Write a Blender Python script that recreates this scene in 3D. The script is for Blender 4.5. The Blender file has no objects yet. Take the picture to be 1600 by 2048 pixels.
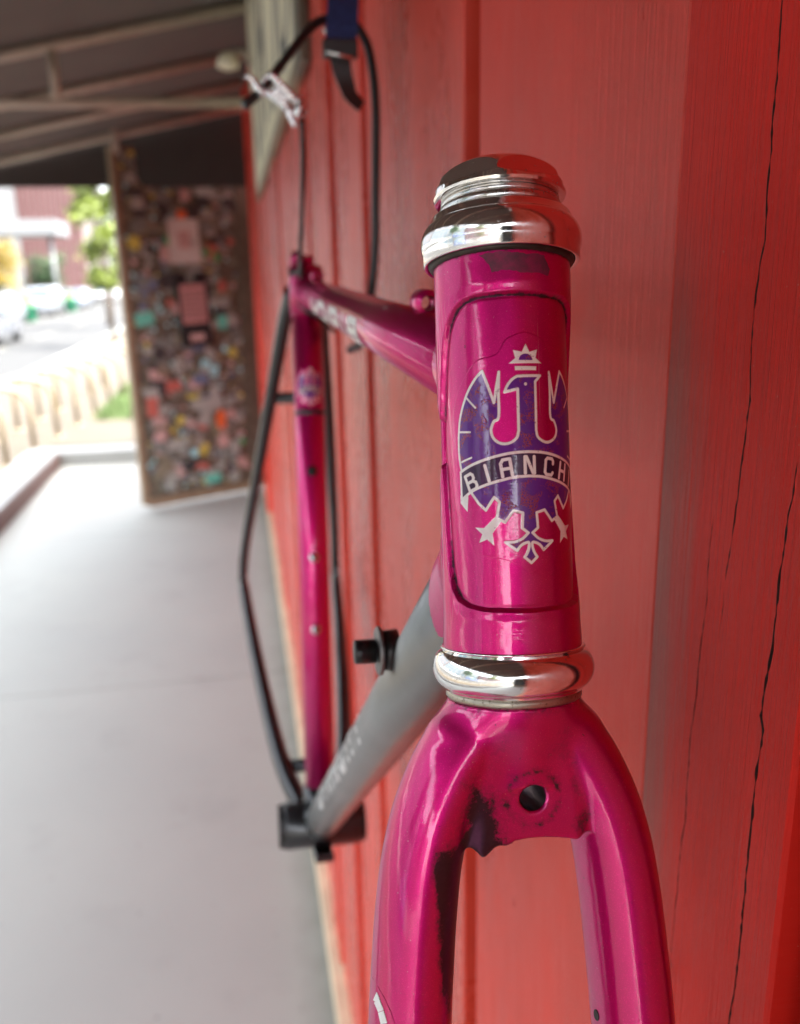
import bpy, bmesh, math, random
import numpy as np
from mathutils import Vector, Matrix, geometry
random.seed(7); np.random.seed(7)
S = bpy.context.scene
R = math.radians

# ------------------------------------------------------------------ camera
CR = np.array([[0.9835, -0.0662, 0.1681], [-0.1796, -0.2572, 0.9495], [-0.0197, -0.9641, -0.2649]])
cam = bpy.data.cameras.new('camera'); camo = bpy.data.objects.new('camera', cam)
S.collection.objects.link(camo)
cm = Matrix([[CR[i][0], -CR[i][1], -CR[i][2]] for i in range(3)])
camo.matrix_world = Matrix.Translation((0, 0, 1.7)) @ cm.to_4x4()
cam.sensor_fit = 'VERTICAL'; cam.sensor_height = 36; cam.lens = 1750 / 2048 * 36
cam.clip_start = 0.02; cam.clip_end = 2000
cam.dof.use_dof = True; cam.dof.focus_distance = 0.243; cam.dof.aperture_fstop = cam.lens / 2.9
cam.dof.aperture_blades = 0
S.camera = camo

# ------------------------------------------------------------------ sky, sun, exposure
SUN_EL, SUN_TRAVEL = 61, Vector((-0.60, 0.45))        # elevation, ground direction the light travels
w = bpy.data.worlds.new('World'); S.world = w; w.use_nodes = True
wn = w.node_tree.nodes; bg = wn['Background']
sky = wn.new('ShaderNodeTexSky'); sky.sky_type = 'NISHITA'; sky.sun_disc = False
sky.sun_elevation = R(SUN_EL); sky.air_density = 0.8; sky.dust_density = 4.0; sky.ozone_density = 0.3
az = math.atan2(-SUN_TRAVEL.x, -SUN_TRAVEL.y)
sky.sun_rotation = az
hs = wn.new('ShaderNodeHueSaturation'); hs.inputs['Saturation'].default_value = .30
w.node_tree.links.new(sky.outputs[0], hs.inputs['Color']); w.node_tree.links.new(hs.outputs[0], bg.inputs[0]); bg.inputs[1].default_value = 0.15
sd = bpy.data.lights.new('sun', 'SUN'); sd.energy = 2.0; sd.angle = R(0.6); sd.color = (1, .95, .86)
so = bpy.data.objects.new('sun', sd); S.collection.objects.link(so)
t = SUN_TRAVEL.normalized() * math.cos(R(SUN_EL))
so.rotation_euler = Vector((t.x, t.y, -math.sin(R(SUN_EL)))).to_track_quat('-Z', 'Y').to_euler()
S.view_settings.view_transform = 'Standard'; S.view_settings.look = 'None'
S.view_settings.exposure = 3.9; S.view_settings.gamma = 1
S.cycles.max_bounces = 10; S.cycles.diffuse_bounces = 5; S.cycles.glossy_bounces = 6
S.cycles.sample_clamp_indirect = 6; S.cycles.use_denoising = True
S.cycles.caustics_reflective = False; S.cycles.caustics_refractive = False

# ------------------------------------------------------------------ helpers
def tag(o, label=None, cat=None, group=None, kind=None):
    if label: o['label'] = label
    if cat: o['category'] = cat
    if group: o['group'] = group
    if kind: o['kind'] = kind
    return o
def empty(name, loc=(0, 0, 0), rz=0, label=None, cat=None, group=None, kind=None):
    o = bpy.data.objects.new(name, None); S.collection.objects.link(o)
    o.location = loc; o.rotation_euler = (0, 0, rz); o.empty_display_size = .1
    return tag(o, label, cat, group, kind)
def obj(name, me, m=None, parent=None, smooth=False):
    o = bpy.data.objects.new(name, me); S.collection.objects.link(o)
    if m is not None and not me.materials: me.materials.append(m)
    if parent is not None: o.parent = parent
    if smooth: me.polygons.foreach_set('use_smooth', [True] * len(me.polygons))
    return o
def mesh(V, Fc, name='m'):
    me = bpy.data.meshes.new(name)
    me.from_pydata([tuple(v) for v in V] if not isinstance(V, list) else V, [], Fc if isinstance(Fc, list) else Fc.tolist())
    me.update(); return me
def attr(me, name, vals):
    a = me.attributes.new(name, 'FLOAT', 'POINT'); a.data.foreach_set('value', np.asarray(vals, np.float32).ravel())
class MB:
    """collects shapes into one mesh"""
    def __init__(s): s.V = []; s.F = []
    def add(s, V, F):
        k = len(s.V); s.V += [tuple(map(float, v)) for v in V]; s.F += [tuple(int(i) + k for i in f) for f in F]
    def box(s, x0, x1, y0, y1, z0, z1, M=None, bev=0):
        if bev:
            bm = bmesh.new(); bmesh.ops.create_cube(bm, size=1)
            for v in bm.verts:
                v.co = Vector(((x0 + x1) / 2 + v.co.x * (x1 - x0), (y0 + y1) / 2 + v.co.y * (y1 - y0), (z0 + z1) / 2 + v.co.z * (z1 - z0)))
            bmesh.ops.bevel(bm, geom=bm.edges[:], offset=bev, segments=2, affect='EDGES', profile=.6)
            V = [v.co.copy() for v in bm.verts]; F = [[v.index for v in f.verts] for f in bm.faces]; bm.free()
        else:
            V = [Vector((x, y, z)) for x in (x0, x1) for y in (y0, y1) for z in (z0, z1)]
            F = [(0, 1, 3, 2), (4, 6, 7, 5), (0, 4, 5, 1), (2, 3, 7, 6), (0, 2, 6, 4), (1, 5, 7, 3)]
        if M is not None: V = [M @ v for v in V]
        s.add(V, F); return s
    def tube(s, P, r, n=16, cap=True, flat=None):
        V, F = sweep(P, r, n, cap, flat); s.add(V, F); return s
    def build(s, name, m=None, parent=None, smooth=False):
        return obj(name, mesh(s.V, s.F, name), m, parent, smooth)
def sweep(P, r, n=16, cap=True, flat=None):
    P = [Vector(p) for p in P]; N = len(P); r = [r] * N if not hasattr(r, '__len__') else list(r)
    T = [(P[min(i + 1, N - 1)] - P[max(i - 1, 0)]).normalized() for i in range(N)]
    up = Vector(flat[0]) if flat else (Vector((0, 0, 1)) if abs(T[0].z) < .9 else Vector((1, 0, 0)))
    k = flat[1] if flat else 1.0
    u = (up - T[0] * up.dot(T[0])).normalized(); V = []; F = []
    for i in range(N):
        u = (u - T[i] * u.dot(T[i])).normalized(); v = T[i].cross(u)
        for j in range(n):
            a = 2 * math.pi * j / n; V.append(P[i] + (u * math.cos(a) * k + v * math.sin(a)) * r[i])
    for i in range(N - 1):
        for j in range(n):
            F.append((i * n + j, i * n + (j + 1) % n, (i + 1) * n + (j + 1) % n, (i + 1) * n + j))
    if cap: F.append(tuple(range(n))[::-1]); F.append(tuple((N - 1) * n + j for j in range(n)))
    return V, F
def spline(P, m=8):
    P = [Vector(p) for p in P]; Q = [P[0] * 2 - P[1]] + P + [P[-1] * 2 - P[-2]]; out = []
    for i in range(1, len(Q) - 2):
        for k in range(m):
            t = k / m; a, b, c, d = Q[i - 1], Q[i], Q[i + 1], Q[i + 2]
            out.append(.5 * ((2 * b) + (c - a) * t + (2 * a - 5 * b + 4 * c - d) * t * t + (3 * b - a - 3 * c + d) * t ** 3))
    return out + [P[-1]]
def lathe(prof, n=128, flats=None):
    """prof [(r,z)] about local z"""
    V = []; F = []; N = len(prof)
    for r, z in prof:
        for j in range(n):
            a = 2 * math.pi * j / n; rr = r
            if flats:
                k, d, a0, zlo, zhi = flats
                q = (a - a0) % (2 * math.pi / k); q = min(q, 2 * math.pi / k - q)
                if zlo <= z <= zhi: rr = min(r, d / math.cos(q))
            V.append((rr * math.cos(a), rr * math.sin(a), z))
    for i in range(N - 1):
        for j in range(n): F.append((i * n + j, i * n + (j + 1) % n, (i + 1) * n + (j + 1) % n, (i + 1) * n + j))
    F.append(tuple(range(n))[::-1]); F.append(tuple((N - 1) * n + j for j in range(n)))
    return V, F
def surface_nets(f, lo, hi, h):
    """mesh of f(x,y,z)=0, vertices projected back on the surface"""
    ax = [np.arange(lo[i], hi[i] + h, h) for i in range(3)]
    X, Y, Z = np.meshgrid(*ax, indexing='ij'); D = f(X, Y, Z); n = D.shape
    ins = D < 0
    c = np.zeros(tuple(k - 1 for k in n), int)
    for i in (0, 1):
        for j in (0, 1):
            for k in (0, 1): c += ins[i:n[0] - 1 + i, j:n[1] - 1 + j, k:n[2] - 1 + k]
    act = (c > 0) & (c < 8); idx = -np.ones(act.shape, int); idx[act] = np.arange(act.sum())
    ii, jj, kk = np.nonzero(act)
    acc = np.zeros((len(ii), 3)); cnt = np.zeros(len(ii))
    cs = [(i, j, k) for i in (0, 1) for j in (0, 1) for k in (0, 1)]
    for a in range(8):
        for b in range(a + 1, 8):
            d = [abs(cs[a][q] - cs[b][q]) for q in range(3)]
            if sum(d) != 1: continue
            da = D[ii + cs[a][0], jj + cs[a][1], kk + cs[a][2]]; db = D[ii + cs[b][0], jj + cs[b][1], kk + cs[b][2]]
            m = (da < 0) != (db < 0); tt = np.where(m, da / np.where(da == db, 1, da - db), 0)
            for q in range(3): acc[:, q] += np.where(m, cs[a][q] + (cs[b][q] - cs[a][q]) * tt, 0)
            cnt += m
    P = (np.stack([ii, jj, kk], 1) + acc / cnt[:, None]) * h + np.array(lo)
    for _ in range(3):
        e = h * .25; d0 = f(P[:, 0], P[:, 1], P[:, 2])
        g = np.stack([f(P[:, 0] + e * (q == 0), P[:, 1] + e * (q == 1), P[:, 2] + e * (q == 2)) - d0 for q in range(3)], 1) / e
        st = np.clip(d0 / np.maximum((g ** 2).sum(1), .2), -h * .5, h * .5); P = P - g * st[:, None] * .8
    Fs = []
    for q in range(3):
        o1, o2 = [(1, 2), (2, 0), (0, 1)][q]
        sl0 = [slice(None)] * 3; sl1 = [slice(None)] * 3; sl0[q] = slice(0, n[q] - 1); sl1[q] = slice(1, n[q])
        a, b = ins[tuple(sl0)], ins[tuple(sl1)]
        x = np.nonzero(a != b); x = np.stack(x, 1)
        x = x[(x[:, o1] > 0) & (x[:, o2] > 0) & (x[:, o1] < n[o1] - 1) & (x[:, o2] < n[o2] - 1)]
        s = a[tuple(x.T)]
        def at(d1, d2):
            y = x.copy(); y[:, o1] -= d1; y[:, o2] -= d2; return idx[tuple(y.T)]
        qd = np.stack([at(1, 1), at(0, 1), at(0, 0), at(1, 0)], 1)
        qd[~s] = qd[~s][:, ::-1]; Fs.append(qd)
    return P, np.concatenate(Fs)
def smin(a, b, k): 
    h = np.clip(.5 + .5 * (b - a) / k, 0, 1); return b + (a - b) * h - k * h * (1 - h)
def seg_sdf(X, Y, Z, A, B, ra, rb):
    A = np.array(A, float); B = np.array(B, float); d = B - A
    t = np.clip(((X - A[0]) * d[0] + (Y - A[1]) * d[1] + (Z - A[2]) * d[2]) / d.dot(d), 0, 1)
    return np.sqrt((X - A[0] - d[0] * t) ** 2 + (Y - A[1] - d[1] * t) ** 2 + (Z - A[2] - d[2] * t) ** 2) - (ra + (rb - ra) * t)
def vnoise(x, y, seed=0):
    xi = np.floor(x).astype(int); yi = np.floor(y).astype(int); xf = x - xi; yf = y - yi
    def hsh(a, b):
        v = np.sin(a * 127.1 + b * 311.7 + seed * 74.7) * 43758.5453; return v - np.floor(v)
    u = xf * xf * (3 - 2 * xf); v = yf * yf * (3 - 2 * yf)
    return (hsh(xi, yi) * (1 - u) + hsh(xi + 1, yi) * u) * (1 - v) + (hsh(xi, yi + 1) * (1 - u) + hsh(xi + 1, yi + 1) * u) * v
def fbm(x, y, seed=0, o=4):
    return sum(vnoise(x * 2 ** k, y * 2 ** k, seed + k) / 2 ** (k + 1) for k in range(o))
def sstep(a, b, x): 
    t = np.clip((x - a) / (b - a), 0, 1); return t * t * (3 - 2 * t)

# ------------------------------------------------------------------ materials
class NT:
    def __init__(s, name):
        s.m = bpy.data.materials.new(name); s.m.use_nodes = True; s.t = s.m.node_tree; s.n = s.t.nodes
        s.b = s.n['Principled BSDF']; s.out = s.n['Material Output']
        s.tc = s.n.new('ShaderNodeTexCoord')
    def node(s, ty, **k):
        q = s.n.new(ty)
        for a, v in k.items():
            if a in q.inputs.keys() if not hasattr(q, a) else False: q.inputs[a].default_value = v
            else: setattr(q, a, v)
        return q
    def l(s, a, b): s.t.links.new(a, b); return b
    def map(s, scale, src='Object', loc=(0, 0, 0)):
        q = s.n.new('ShaderNodeMapping'); q.inputs['Scale'].default_value = scale; q.inputs['Location'].default_value = loc
        s.l(s.tc.outputs[src], q.inputs[0]); return q.outputs[0]
    def noise(s, vec, scale=5, detail=4, rough=.5, dist=0):
        q = s.n.new('ShaderNodeTexNoise'); q.inputs['Scale'].default_value = scale; q.inputs['Detail'].default_value = detail
        q.inputs['Roughness'].default_value = rough; q.inputs['Distortion'].default_value = dist
        s.l(vec, q.inputs['Vector']); return q.outputs['Fac']
    def ramp(s, fac, a, b, ca=0.0, cb=1.0):
        q = s.n.new('ShaderNodeMapRange'); q.clamp = True
        for i, v in zip((1, 2, 3, 4), (a, b, ca, cb)): q.inputs[i].default_value = v
        s.l(fac, q.inputs[0]); return q.outputs[0]
    def mix(s, fac, a, b):
        q = s.n.new('ShaderNodeMix'); q.data_type = 'RGBA'
        for sock, v in ((q.inputs[0], fac), (q.inputs[6], a), (q.inputs[7], b)):
            if hasattr(v, 'node'): s.l(v, sock)
            elif isinstance(v, (int, float)): sock.default_value = v
            else: sock.default_value = (*v, 1)
        return q.outputs[2]
    def math(s, op, a, b=0.0):
        q = s.n.new('ShaderNodeMath'); q.operation = op
        for i, v in enumerate((a, b)):
            if hasattr(v, 'node'): s.l(v, q.inputs[i])
            else: q.inputs[i].default_value = v
        return q.outputs[0]
    def at(s, name):
        q = s.n.new('ShaderNodeAttribute'); q.attribute_name = name; return q.outputs['Fac']
    def bump(s, h, strength=.3, dist=.001, prev=None):
        q = s.n.new('ShaderNodeBump'); q.inputs['Strength'].default_value = strength; q.inputs['Distance'].default_value = dist
        s.l(h, q.inputs['Height'])
        if prev is not None: s.l(prev, q.inputs['Normal'])
        return q.outputs[0]
    def set(s, **k):
        for a, v in k.items():
            sock = s.b.inputs[a.replace('_', ' ')]
            if hasattr(v, 'node'): s.l(v, sock)
            elif isinstance(v, (tuple, list)): sock.default_value = (*v, 1) if len(v) == 3 and sock.type == 'RGBA' else v
            else: sock.default_value = v
        return s
def simple(name, col, rough=.6, metal=0, var=.12, scale=8, bump=0, bscale=60, **k):
    q = NT(name); v = q.map((1, 1, 1)); nz = q.noise(v, scale, 5)
    dark = tuple(c * (1 - var) for c in col); lite = tuple(min(1, c * (1 + var)) for c in col)
    q.set(Base_Color=q.mix(q.ramp(nz, .3, .7), dark, lite), Roughness=rough, Metallic=metal)
    if bump: q.set(Normal=q.bump(q.noise(v, bscale, 4), bump, .002))
    for a, b in k.items(): q.set(**{a: b})
    return q.m

MAG = (.56, .0004, .122)
def paint(name, base=MAG, ink=False, grime=False, dull=0.0):
    q = NT(name)
    v = q.map((1, 1, 1))
    fl = q.noise(v, 3200, 2, .6)                                  # metal flake
    col = q.mix(q.ramp(fl, .55, .8), base, (min(1, base[0] * 1.5), base[1] + .02, min(1, base[2] * 1.9)))
    sc = q.noise(q.map((40, 40, 900)), 3, 3)                        # handling marks
    rough = q.ramp(q.noise(v, 45, 5), .35, .75, .04, .10 + dull)
    sv = q.n.new('ShaderNodeMapping'); sv.inputs['Rotation'].default_value = (.4, .7, .35); sv.inputs['Scale'].default_value = (1400, 1400, 26)
    q.l(q.tc.outputs['Object'], sv.inputs[0]); s1 = q.ramp(q.noise(sv.outputs[0], 1.0, 2, .5), .755, .775)
    sw = q.n.new('ShaderNodeMapping'); sw.inputs['Rotation'].default_value = (.9, -.5, 1.2); sw.inputs['Scale'].default_value = (1100, 30, 1100)
    q.l(q.tc.outputs['Object'], sw.inputs[0]); s2 = q.ramp(q.noise(sw.outputs[0], 1.0, 2, .5), .765, .785)
    scr_ = q.math('MAXIMUM', s1, s2); col = q.mix(q.math('MULTIPLY', scr_, .45), col, (.62, .22, .38))
    dst = q.ramp(q.noise(v, 1500, 2, .5), .735, .75, 0, .5); col = q.mix(dst, col, (.55, .32, .38))
    metal = .72; coat = .75
    cr = None
    if ink:
        W, P, N = q.at('ink_white'), q.at('ink_purple'), q.at('ink_navy')
        vo = q.n.new('ShaderNodeTexVoronoi'); vo.feature = 'DISTANCE_TO_EDGE'; vo.inputs['Scale'].default_value = 1500
        wv = q.n.new('ShaderNodeMixRGB'); wv.inputs[0].default_value = .0012
        nn = q.n.new('ShaderNodeTexNoise'); nn.inputs['Scale'].default_value = 700; q.l(v, nn.inputs['Vector'])
        q.l(v, wv.inputs[1]); q.l(nn.outputs['Color'], wv.inputs[2]); q.l(wv.outputs[0], vo.inputs['Vector'])
        line = q.ramp(vo.outputs['Distance'], .05, .16, 1, 0)
        patch = q.ramp(q.noise(v, 210, 3, .6, .6), .53, .60)
        cr = q.math('MULTIPLY', q.math('MULTIPLY', line, patch), P)
        dust = q.ramp(q.noise(v, 1400, 3), .70, .74, 0, .8)
        col = q.mix(P, col, (.095, .015, .235))
        col = q.mix(q.math('MULTIPLY', dust, P), col, (.20, .08, .25))
        col = q.mix(cr, col, (.33, .035, .05))
        col = q.mix(N, col, (.006, .010, .032))
        wc = q.mix(q.ramp(q.noise(v, 900, 4), .64, .72), (.90, .87, .82), (.50, .40, .40))
        col = q.mix(W, col, wc)
        metal = q.math('SUBTRACT', .72, q.math('MULTIPLY', q.math('ADD', q.math('ADD', P, W), N), .72))
    if grime:
        g = q.at('grime'); nz = q.noise(v, 260, 6, .65)
        nz2 = q.noise(v, 1100, 5, .7)
        gg = q.math('ADD', q.math('ADD', g, q.math('MULTIPLY', q.math('SUBTRACT', nz, .5), 1.3)), q.math('MULTIPLY', q.math('SUBTRACT', nz2, .5), .9))
        m = q.ramp(gg, .46, .72); smear = q.ramp(gg, .16, .60, 0, .55)
        col = q.mix(smear, col, (.12, .012, .035))
        chips = q.ramp(q.noise(v, 620, 3, .5), .745, .76)
        m = q.math('MAXIMUM', m, q.math('MULTIPLY', chips, .9))
        gc = q.mix(q.noise(v, 900, 4), (.008, .006, .006), (.035, .024, .022))
        col = q.mix(m, col, gc); rough = q.math('ADD', rough, q.math('MULTIPLY', m, .42))
        coat = q.math('SUBTRACT', .75, q.math('MULTIPLY', m, .73))
        metal = q.math('SUBTRACT', .72, q.math('MULTIPLY', m, .70)) if not ink else metal
    q.set(Base_Color=col, Roughness=.36, Metallic=metal, Coat_Weight=coat, Coat_Roughness=rough, Coat_IOR=1.55)
    q.set(Specular_Tint=(1.0, .22, .6))
    b1 = q.bump(q.noise(v, 160, 3), .10, .0006)
    b1 = q.bump(sc, .05, .0002, b1); b1 = q.bump(scr_, .12, .00005, b1)
    if cr is not None: b1 = q.bump(cr, .6, .00012, b1)
    q.l(b1, q.b.inputs['Coat Normal'])
    q.l(q.bump(fl, .25, .0001, b1), q.b.inputs['Normal'])
    # pearl layer: purple mica in the clear coat
    gl = q.n.new('ShaderNodeBsdfGlossy'); gl.inputs['Color'].default_value = (.42, .18, .95, 1); gl.inputs['Roughness'].default_value = .34
    q.l(q.bump(fl, .35, .0001, b1), gl.inputs['Normal'])
    ms = q.n.new('ShaderNodeMixShader'); ms.inputs[0].default_value = .022
    if ink: q.l(q.math('SUBTRACT', .022, q.math('MULTIPLY', q.math('ADD', q.math('ADD', P, W), N), .021)), ms.inputs[0])
    if grime: q.l(q.math('SUBTRACT', .022, q.math('MULTIPLY', m, .021)), ms.inputs[0])
    q.l(q.b.outputs[0], ms.inputs[1]); q.l(gl.outputs[0], ms.inputs[2]); q.l(ms.outputs[0], q.out.inputs[0])
    return q.m
def chrome(name, rough=.05, dirty=.0, base=(.86, .85, .83)):
    q = NT(name); v = q.map((1, 1, 1))
    scr = q.noise(q.map((60, 60, 2600)), 4, 4, .6)
    sp = q.ramp(q.noise(v, 900, 5, .6), .66 - dirty * .2, .72, 0, 1)
    sm = q.noise(v, 70, 5)
    col = q.mix(q.math('MULTIPLY', sp, .75), base, (.10, .075, .05))
    q.set(Base_Color=col, Metallic=1.0, Roughness=q.math('ADD', q.ramp(sm, .35, .8, rough, rough + .12), q.math('MULTIPLY', sp, .4)))
    q.set(Normal=q.bump(scr, .05 + dirty * .25, .0003, q.bump(sm, .04, .001)))
    return q.m
def wall_paint(name, base=(.70, .060, .034), ro=(.22, .38), spec=.60, chalk=1.0, relief=1.0, edge=False):
    q = NT(name)
    g1 = q.noise(q.map((1, 240, 7)), 2.2, 6, .62, .25)          # vertical grain
    g2 = q.noise(q.map((1, 1100, 22)), 2, 5, .6)
    big = q.noise(q.map((1, 5, 1.6)), 2.4, 4)
    mid = q.noise(q.map((1, 30, 12)), 2, 6, .6)
    col = q.mix(q.ramp(big, .3, .7), tuple(c * .86 for c in base), tuple(min(.8, c * 1.12) for c in base))
    col = q.mix(q.ramp(g1, .58, .8, 0, .55 * chalk), col, (min(.8, base[0] * 1.1), base[1] * 2.4, base[2] * 2.3))   # worn, chalky streaks
    col = q.mix(q.ramp(q.noise(q.map((1, 260, 60)), 1.2, 5, .7), .70, .80, 0, .75), col, (.14, .03, .022))
    col = q.mix(q.ramp(q.noise(q.map((1, 1, 1)), 900, 3), .735, .76, 0, .7), col, (.62, .30, .22))
    col = q.mix(q.ramp(mid, .60, .8, 0, .5 * chalk), col, (.46, .13, .095))
    if edge:                                                        # rubbed, dusty margin beside the board joint, grey gloss reflection painted in
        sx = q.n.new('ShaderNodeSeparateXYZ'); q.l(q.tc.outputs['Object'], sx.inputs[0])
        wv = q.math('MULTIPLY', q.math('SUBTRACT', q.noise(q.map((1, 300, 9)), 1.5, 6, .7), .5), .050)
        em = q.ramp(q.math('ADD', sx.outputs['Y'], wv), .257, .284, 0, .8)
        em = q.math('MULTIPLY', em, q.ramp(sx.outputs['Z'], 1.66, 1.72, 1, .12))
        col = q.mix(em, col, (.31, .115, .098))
    q.set(Base_Color=col, Roughness=q.ramp(q.math('ADD', q.math('MULTIPLY', big, .6), q.math('MULTIPLY', mid, .4)), .38, .62, ro[0], ro[1]))
    q.set(Specular_IOR_Level=spec, IOR=1.5)
    b = q.bump(g1, min(1, .6 * relief), .0012 * relief); b = q.bump(g2, .14, .0003, b); b = q.bump(mid, .25, .0016, b)
    q.set(Normal=b); return q.m
M = {}
M['paint'] = paint('magenta_paint'); M['paint_dirty'] = paint('magenta_paint_worn', grime=True); M['badge'] = paint('badge_film', ink=True)
M['maroon'] = paint('magenta_paint_tube', base=(.46, .003, .085))
M['chrome'] = chrome('chrome', .045); M['chrome_worn'] = chrome('chrome_worn', .14, .25, (.66, .65, .63)); M['alloy'] = chrome('polished_alloy', .22, 0, (.80, .80, .82))
M['cup_rim'] = chrome('dirty_race', .3, .5, (.42, .38, .31))
M['dullmetal'] = simple('dull_dark_steel', (.16, .15, .145), .4, .8, .3, 200)
M['seal'] = simple('dark_greasy_metal', (.045, .035, .028), .45, .6, .4, 300)
M['wall'] = wall_paint('red_painted_wood', chalk=.55); M['wallmid'] = wall_paint('red_painted_wood_mid', (.70, .046, .026), (.26, .42), .38, .4, 1.2)
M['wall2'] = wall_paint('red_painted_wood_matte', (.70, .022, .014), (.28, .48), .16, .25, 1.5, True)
M['gap'] = simple('dark_red_groove', (.10, .012, .010), .8)
M['black'] = simple('black_rubber', (.012, .011, .011), .38, 0, .2, 60)
M['blackmetal'] = simple('black_anodised_metal', (.014, .012, .012), .35, .3, .2, 90)
M['blackpaint'] = simple('satin_black_paint', (.010, .011, .013), .28, 0, .2, 40, Coat_Weight=.3)
M['grey'] = simple('satin_grey_paint', (.25, .252, .245), .34, .5, .10, 30, Coat_Weight=.25, Coat_Roughness=.3)
M['decal_white'] = simple('white_lettering', (.88, .87, .85), .35, 0, .05, 200)
M['decal_dark'] = simple('dark_lettering', (.02, .02, .035), .35)
M['strap'] = simple('blue_webbing', (.012, .035, .14), .8, 0, .3, 300, .5, 900)
M['hole'] = simple('hollow_dark', (.02, .012, .01), .7)
M['concrete'] = simple('smooth_concrete', (.20, .205, .19), .62, 0, .10, 1.6, .15, 180)
M['kerbface'] = simple('brown_painted_kerb_face', (.13, .08, .065), .7)
M['skirting'] = simple('cream_skirting', (.60, .50, .33), .6, 0, .15, 12)
M['plaza'] = simple('beige_paving', (.037, .028, .0165), .8, 0, .12, 2)
M['road'] = simple('asphalt', (.015, .0155, .0155), .85, 0, .2, 6)
M['mark'] = simple('road_paint', (.10, .095, .075), .7)
M['canopy'] = simple('taupe_awning_cloth', (.125, .112, .103), .85, 0, .10, 3)
M['steel'] = simple('beige_painted_steel', (.46, .41, .34), .5, 0, .1, 20)
M['darkboard'] = simple('dark_brown_board', (.030, .022, .018), .7)
M['brownwood'] = simple('brown_stained_wood', (.12, .105, .075), .6, 0, .25, 14)
M['tanwood'] = simple('tan_wood_trim', (.27, .20, .125), .6, 0, .2, 14)
M['cream'] = simple('cream_sign_paint', (.84, .80, .62), .95, 0, .1, 5, Specular_IOR_Level=.0)
M['signgrey'] = simple('grey_sign_paint', (.14, .135, .12), .55)
M['rack'] = simple('cream_enamel', (.155, .125, .078), .45)
M['glass'] = simple('blue_window_glass', (.035, .060, .078), .4, 0, .2, .4)
M['dglass'] = simple('dark_car_glass', (.02, .03, .04), .08)
M['white'] = simple('white_render', (.095, .10, .105), .6)
M['brickred'] = simple('pink_brick_cladding', (.075, .028, .028), .7)
M['palebrick'] = simple('pale_cladding', (.10, .078, .075), .7)
M['tyre'] = simple('tyre_rubber', (.015, .015, .016), .8)
M['green'] = simple('green_planter_plastic', (.012, .13, .065), .45)
M['orange'] = simple('orange_terracotta', (.35, .08, .03), .6)
M['leaf'] = simple('green_leaves', (.085, .115, .008), .55, 0, .35, 1.5, Transmission_Weight=0.0)
M['leafy'] = simple('yellow_leaves', (.16, .11, .006), .55, 0, .3, 1.5)
M['leafd'] = simple('deep_green_leaves', (.02, .05, .012), .6, 0, .35, 1.5)
M['bark'] = simple('bark', (.07, .05, .035), .9)
M['grass'] = simple('grass_blades', (.05, .085, .02), .8)

# ================================================================== SETTING
DW = .147                                                     # wall face, metres to the right of the camera
# ---- paving, kerbs, road
def slab(name, pts, z0, z1, m, kind='structure', **k):
    n = len(pts); V = [(x, y, z1) for x, y in pts] + [(x, y, z0) for x, y in pts]
    F = [tuple(range(n)), tuple(range(n, 2 * n))[::-1]] + [(i, i + n, (i + 1) % n + n, (i + 1) % n) for i in range(n)]
    return tag(obj(name, mesh(V, F, name), m, None), kind=kind, **k)
gm = NT('concrete_paving'); v0 = gm.map((1, 1, 1))
big = gm.noise(v0, 1.1, 5); fine = gm.noise(v0, 220, 3); spots = gm.noise(v0, 2.6, 7, .72)
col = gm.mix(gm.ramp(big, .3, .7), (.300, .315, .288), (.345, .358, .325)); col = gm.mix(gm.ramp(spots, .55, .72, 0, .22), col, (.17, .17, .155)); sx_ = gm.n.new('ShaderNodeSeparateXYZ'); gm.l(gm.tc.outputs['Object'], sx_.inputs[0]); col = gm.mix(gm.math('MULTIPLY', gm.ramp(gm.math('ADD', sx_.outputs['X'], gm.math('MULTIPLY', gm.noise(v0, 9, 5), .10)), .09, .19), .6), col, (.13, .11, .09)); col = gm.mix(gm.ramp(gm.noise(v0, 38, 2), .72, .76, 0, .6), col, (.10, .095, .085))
gm.set(Base_Color=col, Specular_IOR_Level=.25, Roughness=gm.ramp(big, .3, .7, .72, .9), Normal=gm.bump(fine, .25, .001))
# walkway cast in bays with open joints
bays = [-6.0, -3.6, -1.2, 1.2, 3.6, 6.0, 8.45]
for i in range(len(bays) - 1):
    slab('walkway', [(-1.72, bays[i] + .003), (.30, bays[i] + .003), (.30, bays[i + 1] - .003), (-1.72, bays[i + 1] - .003)], -.30, 0, gm.m)
slab('walkway_base', [(-1.70, -6), (.30, -6), (.30, 8.44), (-1.70, 8.44)], -.34, -.004, M['gap'])
slab('kerb', [(-2.02, -6), (-1.724, -6), (-1.724, 8.45), (-2.02, 8.45)], -.34, .15, M['concrete'])
slab('kerb_face', [(-1.724, -6), (-1.712, -6), (-1.712, 8.45), (-1.724, 8.45)], .004, .132, M['kerbface'])
slab('kerb', [(-2.02, 8.454), (.30, 8.454), (.30, 8.74), (-2.02, 8.74)], -.34, .13, M['concrete'])
slab('plaza_paving', [(-4.7, -30), (1.6, -30), (1.6, 120), (-4.7, 120)], -.60, -.35, M['plaza'])
slab('kerbstone', [(-4.86, -30), (-4.704, -30), (-4.704, 120), (-4.86, 120)], -.60, -.345, M['concrete'])
slab('road', [(-10.3, -60), (-4.864, -60), (-4.864, 200), (-10.3, 200)], -.62, -.47, M['road'])
slab('parking_lane', [(-13.4, -60), (-10.304, -60), (-10.304, 200), (-13.4, 200)], -.62, -.466, M['road'])
slab('far_pavement', [(-19, -60), (-13.404, -60), (-13.404, 200), (-19, 200)], -.62, -.35, M['concrete'])
for y0 in range(-20, 120, 8):
    slab('lane_marking', [(-7.65, y0), (-7.53, y0), (-7.53, y0 + 3.2), (-7.65, y0 + 3.2)], -.4699, -.466, M['mark'])
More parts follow.
